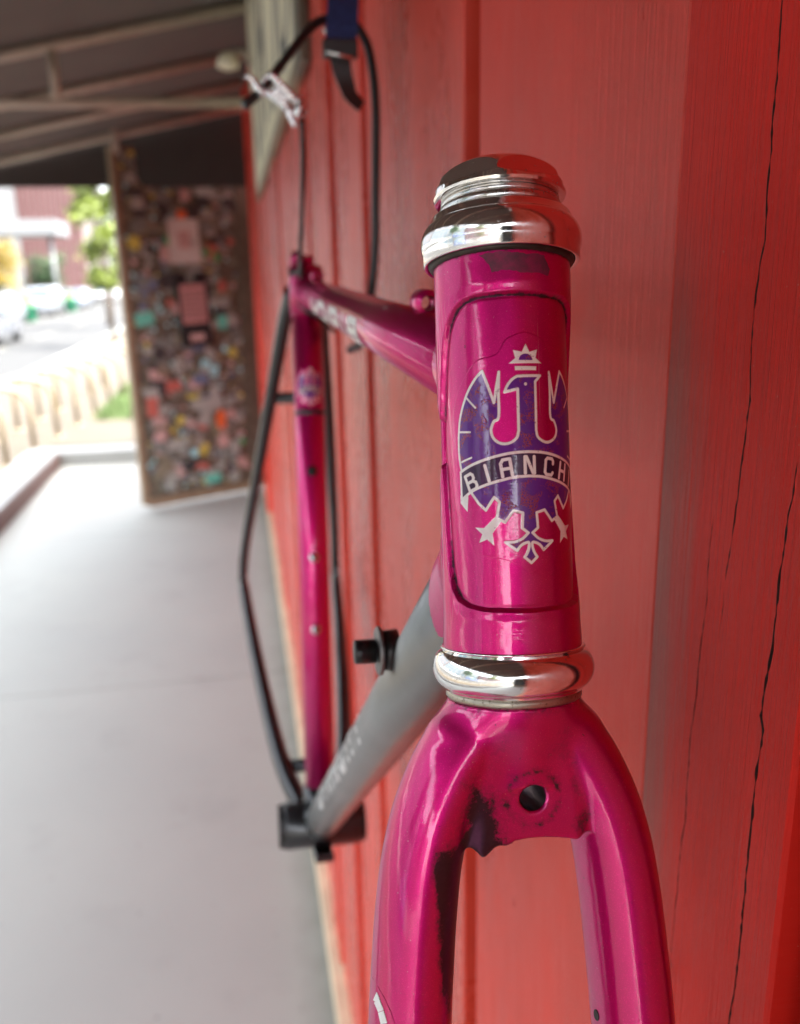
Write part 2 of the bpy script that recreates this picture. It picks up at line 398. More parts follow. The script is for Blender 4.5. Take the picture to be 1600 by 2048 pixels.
slab('parking_line', [(-10.42, -40), (-10.31, -40), (-10.31, 160), (-10.42, 160)], -.4659, -.462, M['mark'])
slab('ground', [(-600, -600), (600, -600), (600, 900), (-600, 900)], -1.2, -.70, M['plaza'])
# grass verge, real tufts
rg = random.Random(3); g = MB()
for _ in range(2600):
    x = rg.uniform(-2.2, -.9); y = rg.uniform(13.5, 19); h = rg.uniform(.06, .18); a = rg.uniform(0, 6.28)
    dx, dy = .02 * math.cos(a), .02 * math.sin(a)
    g.add([(x - dx, y - dy, -.35), (x + dx, y + dy, -.35), (x + rg.uniform(-.05, .05), y + rg.uniform(-.05, .05), -.35 + h)], [(0, 1, 2)])
tag(g.build('grass', M['grass']), 'patch of green grass beside the cream bike racks', 'grass', kind='stuff')

# ---- the red wall, board by board
wall = empty('board_wall', (0, 0, 0), label='red painted wooden wall of upright boards with long cracks and open grooves', cat='wall')
def crack(pts, wid, seed):
    """closed slit polygon in (y,z) following pts with ragged edges"""
    rr = random.Random(seed); P = [Vector((p[0], p[1])) for p in pts]; L_ = []
    for i in range(len(P) - 1):
        n = max(1, int((P[i + 1] - P[i]).length / .0022))
        for k in range(n): L_.append(P[i].lerp(P[i + 1], k / n))
    L_.append(P[-1]); a = []; b = []; off = 0
    for i, p in enumerate(L_):
        t = i / (len(L_) - 1); off = off * .82 + rr.uniform(-1, 1) * .00030
        ww = wid * (.35 + .65 * math.sin(math.pi * min(1, max(0, t))) ** .35) * rr.uniform(.25, 1.35) * .5
        if i in (0, len(L_) - 1): ww = .00003
        a.append((p.x + off - ww, p.y)); b.append((p.x + off + ww, p.y))
    return a + b[::-1]
def board(y0, y1, z0, z1, xa=0.0, xb=0.0, th=.016, ch=.0014, m=None, holes=(), name='board'):
    """x of the face is DW+xa at y0 and DW+xb at y1 (a board never sits perfectly true)"""
    fx = lambda y: DW + xa + (xb - xa) * (y - y0) / (y1 - y0)
    ya, yb = y0 + ch, y1 - ch
    V = []; F = []
    outer = [(ya, z0), (yb, z0), (yb, z1), (ya, z1)]; loops = [outer] + [list(h) for h in holes]
    flat = [p for l in loops for p in l]
    tri = geometry.tessellate_polygon([[Vector((p[0], p[1], 0)) for p in l] for l in loops])
    V += [(fx(p[0]), p[0], p[1]) for p in flat]
    F += [tuple(t) for t in tri]; k = 4
    for h in loops[1:]:                                          # crack walls
        n = len(h); b0 = len(V); nf0 = len(F); V += [(fx(p[0]) + th * .9, p[0] + .0004 * math.sin(p[1] * 900), p[1]) for p in h]
        for i in range(n): F.append((k + i, k + (i + 1) % n, b0 + (i + 1) % n, b0 + i))
        k += n
    b = len(V)
    V += [(fx(y0) + ch, y0, z0), (fx(y0) + ch, y0, z1), (fx(y0) + th, y0, z0), (fx(y0) + th, y0, z1),
          (fx(y1) + ch, y1, z0), (fx(y1) + ch, y1, z1), (fx(y1) + th, y1, z0), (fx(y1) + th, y1, z1)]
    F += [(0, 3, b + 1, b), (b, b + 1, b + 3, b + 2), (1, b + 4, b + 5, 2), (b + 4, b + 6, b + 7, b + 5), (3, 2, b + 5, b + 1), (0, b, b + 4, 1),
          (b + 1, b + 5, b + 7, b + 3), (b, b + 2, b + 6, b + 4)]
    me = mesh(V, F, name); me.materials.append(m or M['wall']); me.materials.append(M['hole'])
    if holes:
        n0 = len(tri); n1 = n0 + sum(len(l) for l in loops[1:])
        for p_ in me.polygons:
            if n0 <= p_.index < n1: p_.material_index = 1
    bm = bmesh.new(); bm.from_mesh(me); bmesh.ops.recalc_face_normals(bm, faces=bm.faces); bm.to_mesh(me); bm.free()
    return obj(name, me, m or M['wall'], wall)
C1 = [(.2363, 1.83), (.2363, 1.7743), (.2355, 1.7527), (.2356, 1.7391), (.2349, 1.7301), (.2347, 1.7172), (.2343, 1.7065), (.2362, 1.6984), (.2368, 1.6873), (.2371, 1.6759), (.2356, 1.6614), (.2368, 1.6461), (.2374, 1.6336), (.2383, 1.6205), (.2388, 1.6122), (.2398, 1.6032)]
C2 = [(.2497, 1.6231), (.2506, 1.6101), (.2501, 1.5929), (.2511, 1.5836), (.2516, 1.5686), (.2518, 1.5554), (.2532, 1.5431), (.2532, 1.5273), (.253, 1.507), (.2554, 1.497), (.2553, 1.4733), (.2554, 1.453), (.2567, 1.4415)]
C4 = [(.2100, 1.6480), (.2105, 1.6400), (.2113, 1.6327), (.2115, 1.6209), (.2121, 1.6162), (.2121, 1.6072), (.2123, 1.5915), (.2133, 1.5815), (.2141, 1.5688), (.2128, 1.5653), (.2137, 1.5512), (.2144, 1.5377), (.214, 1.5227), (.214, 1.5079), (.214, 1.4888), (.2143, 1.4707), (.2154, 1.4537), (.2177, 1.4296), (.219, 1.38)]
C5 = [(.2405, 1.5999), (.2403, 1.5905), (.2413, 1.5823)]
ZB, ZT = .10, 3.30
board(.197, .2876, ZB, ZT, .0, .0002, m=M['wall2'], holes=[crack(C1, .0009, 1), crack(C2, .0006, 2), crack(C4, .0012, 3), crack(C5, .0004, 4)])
board(.2884, .548, ZB, ZT, .0012, .0030, m=M['wallmid'])
rb = random.Random(5)
seams = [(.578, .985), (1.000, 1.145), (1.158, 1.300), (1.318, 1.495), (1.512, 1.72), (1.74, 1.92), (1.94, 2.35), (2.37, 2.78), (2.80, 3.21), (3.23, 3.64), (3.66, 4.07), (4.09, 4.5), (4.52, 4.93), (4.95, 5.36), (5.38, 5.95),
         (-.22, .181), (-.64, -.24), (-1.06, -.66), (-1.48, -1.08), (-1.9, -1.5), (-2.32, -1.92), (-2.74, -2.34), (-3.16, -2.76), (-3.58, -3.18), (-4.0, -3.6), (-4.42, -4.02), (-5.6, -4.44)]
for i, (a, b) in enumerate(seams):
    d = -.006 if i in (1, 3, 5, 8, 11) else 0.0
    board(a, b, ZB, ZT, d + rb.uniform(-.0012, .0012), d + rb.uniform(-.0012, .0012))
bk = MB().box(DW + .0165, DW + .06, -5.6, 6.0, ZB - .05, ZT); bk.build('backing', M['gap'], wall)
MB().box(.118, DW + .02, -5.6, 6.9, .002, .099, bev=.004).build('skirting', M['skirting'], wall)
MB().box(DW - .03, DW + .10, 5.96, 6.10, .10, ZT, bev=.004).build('corner_post', M['wall'], wall)
# building body behind the wall, extended unseen past its end to shade the walkway
MB().box(DW + .062, DW + 4, -5.6, 9.6, -.3, 5.6).build('building_body', M['wall'], wall)

# ---- cream sign on the wall, seen almost edge on
sg = empty('painted_sign', (DW, 3.4, 2.5), label='long cream sign with grey lettering high on the red wall', cat='sign')
def at0(o, root): o.matrix_parent_inverse = root.matrix_basis.inverted(); return o
def rel(mb, name, m, root, smooth=False):
    root_l = root.location; V = [(v[0] - root_l[0], v[1] - root_l[1], v[2] - root_l[2]) for v in mb.V]
    return obj(name, mesh(V, mb.F, name), m, root, smooth)
rel(MB().box(DW - .020, DW - .007, 1.68, 4.34, 2.065, 3.28), 'panel', M['cream'], sg)
rel(MB().box(DW - .0205, DW - .004, 1.55, 1.675, 2.03, 3.29, bev=.003), 'frame', M['brownwood'], sg)
rel(MB().box(DW - .0205, DW - .004, 1.68, 4.34, 2.03, 2.063, bev=.003), 'frame', M['tanwood'], sg)
rel(MB().box(DW - .0205, DW - .004, 4.344, 4.40, 2.03, 3.28, bev=.003), 'frame', M['tanwood'], sg)
def ring(cy, cz, ry, rz, th, a0=0, a1=360):
    mb = MB(); P = [(DW - .0195, cy + ry * math.cos(R(a)), cz + rz * math.sin(R(a))) for a in range(a0, a1 + 1, 12)]
    return mb.tube(P, th, 8, True, ((1, 0, 0), .04))
rel(ring(1.93, 2.27, .16, .15, .035), 'letter', M['signgrey'], sg)
rel(ring(2.42, 2.32, .20, .19, .04, 40, 320), 'letter', M['signgrey'], sg)
mb = MB(); mb.box(DW - .0215, DW - .0195, 2.82, 2.90, 2.14, 2.66).box(DW - .0215, DW - .0195, 2.9, 3.12, 2.36, 2.43).box(DW - .0215, DW - .0195, 3.12, 3.2, 2.14, 2.66)
rel(mb, 'letter', M['signgrey'], sg); rel(ring(3.62, 2.44, .24, .28, .05), 'letter', M['signgrey'], sg)
# hung placards above the strap
pl = empty('small_placard', (DW, .95, 2.05), label='small grey and cream placard on the wall above the blue strap', cat='placard')
rel(MB().box(DW - .016, DW - .004, 1.02, 1.16, 1.957, 2.15, bev=.003), 'plate', M['signgrey'], pl)
rel(MB().box(DW - .018, DW - .0165, 1.035, 1.145, 1.985, 2.13), 'print', M['cream'], pl)

# ---- awning
aw = empty('awning', (0, 2, 2.6), label='taupe cloth awning on beige steel rafters sloping down from the red wall', cat='awning')
rz = lambda x: 2.78 - .2125 * (.11 - x)
mb = MB(); mb.add([(DW, -3.2, rz(DW) + .035), (-1.66, -3.2, rz(-1.66) + .035), (-1.66, 6.62, rz(-1.66) + .035), (DW, 6.62, rz(DW) + .035),
                   (DW, -3.2, rz(DW) + .045), (-1.66, -3.2, rz(-1.66) + .045), (-1.66, 6.62, rz(-1.66) + .045), (DW, 6.62, rz(DW) + .045)],
                  [(0, 1, 2, 3), (4, 7, 6, 5), (0, 4, 5, 1), (1, 5, 6, 2), (2, 6, 7, 3), (3, 7, 4, 0)])
rel(mb, 'canopy', M['canopy'], aw)
for y in (-3.1, -2.3, -1.5, -.6, .2, 1.0, 1.8, 2.5, 3.33, 4.16, 5.0, 5.72, 6.52):
    rel(MB().tube([(.12, y, rz(.12) + .008), (-1.64, y, rz(-1.64) + .008)], .024, 12), 'rafter', M['steel'], aw, True)
for y in (-1.66, .2, 2.5, 4.16):
    if y in (2.5,): continue
    rel(MB().tube([(.12, y + .03, 2.42), (-1.62, y + .03, 2.40)], .022, 12), 'tie_beam', M['steel'], aw, True)
    rel(MB().tube([(-.68, y, 2.42), (-.68, y, rz(-.68))], .02, 10), 'strut', M['steel'], aw, True)
rel(MB().tube([(-1.62, -3.2, rz(-1.62)), (-1.62, 6.6, rz(-1.62))], .025, 12), 'edge_rail', M['steel'], aw, True)
mb = MB(); mb.add([(.40, 6.64, 2.30), (-1.66, 6.64, 2.30), (-1.66, 6.64, rz(-1.66) + .03), (.40, 6.64, rz(.40) + .03), (.40, 6.68, 2.30), (-1.66, 6.68, 2.30), (-1.66, 6.68, rz(-1.66) + .03), (.40, 6.68, rz(.40) + .03)],
                  [(0, 1, 2, 3), (4, 7, 6, 5), (0, 4, 5, 1), (1, 5, 6, 2), (2, 6, 7, 3), (3, 7, 4, 0)])
rel(mb, 'end_board', M['darkboard'], aw)
rel(MB().box(-.745, -.70, 6.46, 6.50, 2.50, 2.75, bev=.004), 'hanger', M['steel'], aw)

# wall lamp by the awning end
lm = empty('wall_lamp', (.05, 4.0, 2.6), label='unlit cream wall lamp on a bracket high under the awning', cat='lamp')
rel(MB().tube([(.14, 4.0, 2.52), (.09, 4.0, 2.58), (.03, 4.0, 2.57)], .012, 8), 'bracket', M['steel'], lm, True)
V, F = lathe([(.012, .035), (.03, .03), (.046, .0), (.042, -.02), (.015, -.03)], 24); mb = MB(); mb.add([(v[0] + .03, v[1] + 4.0, v[2] + 2.54) for v in V], F)
rel(mb, 'lamp_shade', M['cream'], lm, True)

# ---- unseen wall added behind the camera to darken the front of the bicycle
rw = empty('shade_wall', (-.5, -3.1, 0), label='added dark brown wall with two tall windows behind the camera, blocking light', cat='shade_wall')
rel(MB().box(-.95, .14, -3.20, -3.10, .002, 2.42, bev=.004), 'frame', M['brownwood'], rw)
for x0 in (-.86, -.36): rel(MB().box(x0, x0 + .40, -3.096, -3.084, .55, 2.05), 'window', M['dglass'], rw); rel(MB().box(x0, x0 + .40, -3.096, -3.06, .50, .545, bev=.003), 'sill', M['tanwood'], rw)
# ---- sticker covered panel
sp = empty('sticker_panel', (-.776, 6.558, 0), math.atan2(.425, .803), label='tall brown panel covered in stickers and two posters at the walkway end', cat='panel')
PWd, PH = .92, 2.56
obj('board', mesh(*(lambda q: (q.V, q.F))(MB().box(.045, PWd, .0, .05, .10, PH, bev=.003)), 'board'), M['brownwood'], sp)
obj('edge_trim', mesh(*(lambda q: (q.V, q.F))(MB().box(.0, .0445, -.008, .058, .05, PH, bev=.004)), 'edge_trim'), M['tanwood'], sp)
obj('edge_trim', mesh(*(lambda q: (q.V, q.F))(MB().box(PWd + .0005, PWd + .150, -.015, .06, .05, PH, bev=.004)), 'edge_trim'), M['brownwood'], sp)
obj('kick_board', mesh(*(lambda q: (q.V, q.F))(MB().box(.0447, PWd, -.006, .05, .03, .099, bev=.003)), 'kick_board'), M['tanwood'], sp)
pal = {'white': (.17, .16, .155), 'grey': (.085, .083, .08), 'dark': (.012, .010, .012), 'tan': (.10, .078, .055), 'blue': (.06, .075, .13), 'red': (.24, .05, .04), 'yellow': (.28, .22, .04), 'green': (.03, .17, .06), 'orange': (.40, .06, .01), 'teal': (.06, .24, .20), 'pink': (.26, .15, .15), 'sky': (.16, .30, .38)}
SM = {k: simple('sticker_' + k, (min(.8, 2.0 * c[0] + .02), min(.8, 2.35 * c[1] + .03), min(.8, 2.2 * c[2] + .028)), .45, 0, .35, 90) for k, c in pal.items()}
rs = random.Random(11); cell = {}
def sticker(x, z, ww, hh, ang, m, rnd, lay, name='sticker'):
    pts = []
    if rnd == 2: pts = [(ww / 2 * math.cos(a * math.pi / 8), hh / 2 * math.sin(a * math.pi / 8)) for a in range(16)]
    elif rnd == 1:
        for cx, cz, a0 in ((1, 1, 0), (-1, 1, 90), (-1, -1, 180), (1, -1, 270)):
            for a in (0, 45, 90): pts.append((cx * (ww / 2 - .2 * hh) + .2 * hh * math.cos(R(a0 + a)), cz * (hh / 2 - .2 * hh) + .2 * hh * math.sin(R(a0 + a))))
    else: pts = [(-ww / 2, -hh / 2), (ww / 2, -hh / 2), (ww / 2, hh / 2), (-ww / 2, hh / 2)]
    ca, sa = math.cos(ang), math.sin(ang); y = -.0045 - lay * .00010; n = len(pts)
    P = [(x + a * ca - b * sa, z + a * sa + b * ca) for a, b in pts]
    V = [(p[0], y, p[1]) for p in P] + [(p[0], y + .0001, p[1]) for p in P]
    F = [tuple(range(n))[::-1], tuple(range(n, 2 * n))] + [(i, (i + 1) % n, (i + 1) % n + n, i + n) for i in range(n)]
    return obj(name, mesh(V, F, name), m, sp)
wts = ['white'] * 7 + ['grey'] * 9 + ['dark'] * 6 + ['tan'] * 6 + ['blue'] * 2 + ['red'] * 2 + ['yellow'] + ['green', 'teal', 'pink', 'pink', 'sky'] + ['tan'] * 6 + ['grey'] * 4
for i in range(268):
    z = rs.uniform(.16, 2.48); x = rs.uniform(.10, .86)
    if .17 < x < .34 and 1.25 < z < 2.0 and rs.random() < .8: continue
    s_ = rs.uniform(.045, .115); c = rs.choice(wts)
    if z < 1.2 and rs.random() < .4: c = rs.choice(('white', 'grey', 'white', 'pink'))
    if z > 2.0 and rs.random() < .4: c = rs.choice(('tan', 'grey', 'dark'))
    sticker(min(max(x, .05 + s_ * .7), PWd - s_ * .7), z, s_ * rs.uniform(.8, 1.4), s_ * rs.uniform(.5, 1.1), rs.uniform(-.5, .5) if rs.random() < .6 else 0, SM[c], rs.choice((0, 0, 0, 1, 1, 2)), i + 40)
mb = MB(); mats = ['white', 'grey', 'dark', 'tan', 'pink', 'sky', 'yellow', 'blue']; mi = []
for i in range(1100):                                            # the small ones underneath, too many to pick apart
    z = rs.uniform(.12, 2.52); x = rs.uniform(.07, .89); w_ = rs.uniform(.02, .05); h_ = rs.uniform(.015, .04); a = rs.uniform(-.8, .8); y = -.0004 - (i % 40) * .0001
    P = [(x + p * math.cos(a) - q_ * math.sin(a), z + p * math.sin(a) + q_ * math.cos(a)) for p, q_ in ((-w_ / 2, -h_ / 2), (w_ / 2, -h_ / 2), (w_ / 2, h_ / 2), (-w_ / 2, h_ / 2))]
    mb.add([(p[0], y, p[1]) for p in P] + [(p[0], y + .00008, p[1]) for p in P], [(3, 2, 1, 0), (4, 5, 6, 7), (0, 1, 5, 4), (1, 2, 6, 5), (2, 3, 7, 6), (3, 0, 4, 7)]); mi += [rs.choice((0, 0, 0, 1, 1, 1, 2, 2, 3, 3, 3, 4, 5, 6, 7))] * 6
me = mesh(mb.V, mb.F, 'sticker'); [me.materials.append(SM[k]) for k in mats]; me.polygons.foreach_set('material_index', mi)
tag(obj('sticker', me, None, sp), kind='stuff')
for x, z, ww, hh, c, rnd in ((.66, .63, .085, .15, 'orange', 2), (.72, 1.83, .05, .07, 'green', 2), (.75, 1.62, .07, .10, 'red', 2), (.10, 1.93, .10, .10, 'yellow', 2), (.66, 2.42, .09, .07, 'yellow', 2), (.42, 2.42, .06, .09, 'red', 1), (.80, 1.13, .07, .08, 'yellow', 2), (.30, .92, .12, .07, 'red', 1), (.12, .78, .09, .14, 'red', 0), (.47, 2.12, .07, .06, 'orange', 0), (.33, .66, .07, .07, 'yellow', 2), (.42, .40, .06, .06, 'sky', 1), (.56, .18, .13, .07, 'teal', 1), (.73, 1.36, .09, .10, 'teal', 1), (.70, 1.50, .18, .05, 'white', 1), (.56, .76, .26, .08, 'white', 1), (.52, .95, .12, .08, 'blue', 1)):
    sticker(x, z, ww, hh, 0, SM[c], rnd, 300)
tag(sticker(.475, 1.94, .235, .31, .02, simple('poster_paper', (.60, .62, .58), .6), 0, 305, 'poster'), 'white poster with a small red print')
sticker(.475, 1.95, .09, .12, .02, SM['pink'], 0, 315, 'poster_print')
tag(sticker(.51, 1.46, .25, .53, .03, M['tyre'], 0, 303, 'poster'), 'black poster with pink lettering')
sticker(.51, 1.50, .20, .28, .03, simple('poster_pink', (.50, .27, .26), .6), 0, 316, 'poster_print')
for k in range(6): sticker(.51, 1.41 + k * .035, .17, .008, .03, SM['dark'], 0, 326, 'poster_line')
sticker(.495, 1.69, .06, .06, .03, SM['grey'], 0, 316, 'poster_print')
sticker(.52, 1.26, .12, .05, .03, SM['pink'], 0, 316, 'poster_print')

# ---- cream hoops
places = ['nearest the camera', 'second from the camera', 'third from the camera', 'fourth from the camera', 'fifth from the camera', 'sixth from the camera', 'seventh from the camera', 'eighth from the camera', 'farthest from the camera']
def hoop():
    r = empty('bike_rack', group='cream bike racks in a row by the road')
    P = [(-.40, 0, 0), (-.40, 0, .55)] + [(-.40 + .40 * (1 - math.cos(a * math.pi / 8)), 0, .55 + .27 * math.sin(a * math.pi / 8)) for a in range(1, 8)] + [(.40, 0, .55), (.40, 0, 0)]
    MB().tube(P, .032, 14).build('hoop', M['rack'], r, True)
    for x in (-.40, .40):
        V, F = lathe([(.09, 0), (.09, .012), (.05, .014)], 20); mb = MB(); mb.add([(a + x, b, c) for a, b, c in V], F); mb.build('foot_plate', M['rack'], r, True)
    return r
h0 = hoop()
for i in range(9):
    r = h0 if i == 0 else h0.copy()
    if i:
        S.collection.objects.link(r)
        for ch in h0.children: c = ch.copy(); S.collection.objects.link(c); c.parent = r
    r.location = (-3.05 + .10 * i, 10.2 + .95 * i, -.35); r.rotation_euler = (0, 0, R(18))
    tag(r, 'cream arched bike rack on beige paving, ' + places[i], 'bike rack')

# ---- vehicles
def car(label, x, y, col, kind=0, rz=90):
    r = empty('parked_car', (x, y, -.462), R(rz), label=label, cat='car', group='cars parked along the far side of the road')
    pr = [(-2.2, .30), (-2.22, .62), (-2.05, .86), (-1.25, .95), (-.55, 1.40), (.75, 1.46), (1.55, 1.02), (2.1, .92), (2.2, .60), (2.15, .30)]
    if kind: pr = [(-2.3, .34), (-2.32, .80), (-2.1, 1.02), (-1.35, 1.08), (-.75, 1.68), (1.9, 1.72), (2.25, 1.10), (2.3, .34)]
    bm = bmesh.new(); hw = .88
    fs = []
    for sgn in (-1, 1):
        vs = [bm.verts.new((a, sgn * (hw if b < 1.0 else hw - .16), b)) for a, b in pr]; fs.append(vs); bm.faces.new(vs if sgn < 0 else vs[::-1])
    n = len(pr)
    for i in range(n): bm.faces.new((fs[0][i], fs[1][i], fs[1][(i + 1) % n], fs[0][(i + 1) % n]))
    bmesh.ops.recalc_face_normals(bm, faces=bm.faces)
    bmesh.ops.bevel(bm, geom=bm.edges[:], offset=.06, segments=3, affect='EDGES', profile=.6)
    me = bpy.data.meshes.new('body'); bm.to_mesh(me); bm.free()
    obj('body', me, simple('car_paint', col, .25, .2, .05, 3, Coat_Weight=.8), r, True)
    top = 1.36 if not kind else 1.60
    for sy in (-1, 1):
        yy = sy * (hw - .035)
        q = [(-1.05, 1.0), (-.5, top), (.15, top), (.15, 1.0)]; q2 = [(.22, 1.0), (.22, top), (.72, top), (1.35, 1.02)]
        if kind: q2 = [(.22, 1.05), (.22, top), (1.75, top), (2.0, 1.12)]; q = [(-1.2, 1.05), (-.68, top), (.15, top), (.15, 1.05)]
        for poly in (q, q2):
            V = [(a, sy * (hw + .004 - (b - 1.0) * .42), b) for a, b in poly]; V += [(a, v[1] - sy * .02, b) for (a, b), v in zip(poly, V)]
            obj('side_window', mesh(V, [(0, 1, 2, 3), (4, 7, 6, 5), (0, 4, 5, 1), (1, 5, 6, 2), (2, 6, 7, 3), (3, 7, 4, 0)], 'w'), M['dglass'], r)
    zt = top - .02; xs = (-1.22, -.62) if not kind else (-1.32, -.82); zs = (.98, zt) if not kind else (1.12, zt)
    for nm, sg_, xs, zs in (('windscreen', -1, xs, zs), ('rear_window', 1, (1.50, .86) if not kind else (2.24, 1.98), (1.06, zt) if not kind else (1.15, zt))):
        V = [(xs[0] + sg_ * .03, -.72, zs[0]), (xs[0] + sg_ * .03, .72, zs[0]), (xs[1] + sg_ * .03, .62, zs[1]), (xs[1] + sg_ * .03, -.62, zs[1])]
        V += [(a - sg_ * .02, b, c) for a, b, c in V]
        obj(nm, mesh(V, [(0, 1, 2, 3), (4, 7, 6, 5), (0, 4, 5, 1), (1, 5, 6, 2), (2, 6, 7, 3), (3, 7, 4, 0)], 'w'), M['dglass'], r)
    for a in (-1.4, 1.35):
        for sy in (-1, 1):
            V, F = lathe([(.20, -.11), (.33, -.10), (.345, -.05), (.345, .05), (.33, .10), (.20, .11)], 24)
            wme = mesh([(x_, z_ * 1.0, y_) for x_, y_, z_ in V], F, 'tyre'); o = obj('wheel', wme, M['tyre'], r, True); o.location = (a, sy * (hw - .10), .345)
            V, F = lathe([(.02, .09), (.14, .10), (.21, .115), (.21, .02)], 20)
            q = obj('rim', mesh([(x_, sy * z_, y_) for x_, y_, z_ in V], F, 'rim'), M['alloy'], o, True)
    for sy in (-1, 1):
        o = MB().box(-2.25, -2.16, sy * .62 - .16, sy * .62 + .16, .62, .76, bev=.03).build('headlight', M['white'], r)
    MB().box(-2.27, -2.20, -.45, .45, .38, .56, bev=.02).build('grille', M['tyre'], r)
    return r
car('dark grey van at the far left, nearest of the cars ahead', -8.7, 33, (.06, .07, .09), 1)
car('white car parked across the road behind the dark grey one', -11.6, 47, (.20, .22, .25))
car('pale silver estate car parked further up the road', -11.6, 58, (.14, .155, .18), 1)
car('pale blue car parked far up the road beyond the silver estate', -11.7, 70, (.12, .15, .20))
car('small white car parked farthest up the road', -11.6, 84, (.22, .22, .23))
car('blue hatchback parked across the road just behind the camera', -11.5, -3, (.05, .09, .22))
car('white estate car parked across the road beside the walkway', -11.5, 8, (.25, .25, .25), 1)
for x, y, lb in ((-10.9, 38, 'leftmost'), (-10.8, 50, 'middle'), (-10.9, 63, 'rightmost')):
    r = empty('planter', (x, y, -.466), label='green plastic street planter between the parked cars, %s of three' % lb, cat='planter', group='green planters at the road edge')
    V, F = lathe([(.30, 0), (.34, .05), (.40, .75), (.44, .78), (.44, .85), (.36, .85), (.34, .70)], 24); mb = MB(); mb.add(V, F); mb.build('tub', M['green'], r, True)
    lf = MB(); rr = random.Random(x * 7 + y)
    for _ in range(160):
        c = Vector((rr.gauss(0, .16), rr.gauss(0, .16), .85 + abs(rr.gauss(0, .22)))); a = Vector((rr.uniform(-1, 1), rr.uniform(-1, 1), rr.uniform(-1, 1))).normalized() * .06; b = a.orthogonal() * .6
        lf.add([c - a, c + b, c + a, c - b], [(0, 1, 2, 3)])
    tag(lf.build('plant', M['leaf'], r))
r = empty('street_barrel', (-11.2, 43, -.466), label='orange barrel standing between two green planters', cat='barrel')
V, F = lathe([(.30, 0), (.33, .06), (.28, .5), (.24, .95), (.20, 1.0)], 24); mb = MB(); mb.add(V, F); mb.build('barrel_body', M['orange'], r, True)
V, F = lathe([(.292, .38), (.298, .38), (.272, .56), (.266, .56)], 24); mb = MB(); mb.add(V, F); mb.build('white_band', M['white'], r, True)

# ---- trees
def tree(name, label, x, y, H, cr, lm_, n=2600, base=.3, leaf=.16, seed=1):
    rr = random.Random(seed); r = empty(name, (x, y, -.36), label=label, cat='tree')
    tr = MB(); tr.tube([(0, 0, 0), (.05, .03, H * .25), (-.04, .05, H * .5), (.03, 0, H * .85)], [cr * .09, cr * .07, cr * .045, cr * .015], 10)
    tips = []
    for k in range(9):
        a = k * 2.4; z0 = H * (.28 + .06 * k); L_ = cr * rr.uniform(.5, .85); e = (L_ * math.cos(a), L_ * math.sin(a), z0 + L_ * .7)
        tr.tube([(0, 0, z0), (e[0] * .5, e[1] * .5, z0 + L_ * .42), e], [cr * .03, cr * .02, cr * .008], 6); tips.append(e)
    tr.build('trunk', M['bark'], r, True)
    cl = [Vector(e) for e in tips] + [Vector((rr.gauss(0, cr * .38), rr.gauss(0, cr * .38), H * rr.uniform(base + .15, .97))) for _ in range(22)]
    lf = MB()
    for i in range(n):
        c = rr.choice(cl) + Vector((rr.gauss(0, cr * .19), rr.gauss(0, cr * .19), rr.gauss(0, cr * .17)))
        a = Vector((rr.uniform(-1, 1), rr.uniform(-1, 1), rr.uniform(-.6, .6))).normalized() * leaf * rr.uniform(.6, 1.3); b = a.cross(Vector((rr.uniform(-1, 1), rr.uniform(-1, 1), rr.uniform(-1, 1)))).normalized() * leaf * .5
        lf.add([c - a, c + b, c + a, c - b], [(0, 1, 2, 3)])
    lf.build('crown', lm_, r); return r
tree('street_tree', 'tall bright green tree beside the sticker panel, by the road', -3.85, 29, 7.2, .72, M['leaf'], 3600, .1, .09, 1)
tree('street_tree', 'low bright green tree behind the tall one', -5.6, 41, 8.2, .95, M['leaf'], 3600, .1, .12, 2)
tree('young_tree', 'small yellow leaved tree in front of the blue glass building', -13.9, 58, 4.2, 1.2, M['leafy'], 3000, .3, .10, 3)
tree('young_tree', 'small green tree to the right of the yellow tree', -14.2, 73, 3.6, 1.5, M['leafd'], 2200, .3, .13, 4)
tree('young_tree', 'small dark green tree to the left of the yellow tree', -15.6, 60, 3.4, 1.1, M['leafd'], 1800, .3, .13, 5)
tree('street_tree', 'round green tree on the far pavement across from the bicycle', -14.6, -1.0, 7.5, 2.4, M['leafd'], 3000, .3, .2, 6)
tree('street_tree', 'spreading tree on the far pavement behind the camera', -14.2, -14.0, 8.5, 2.6, M['leaf'], 3000, .3, .22, 7)

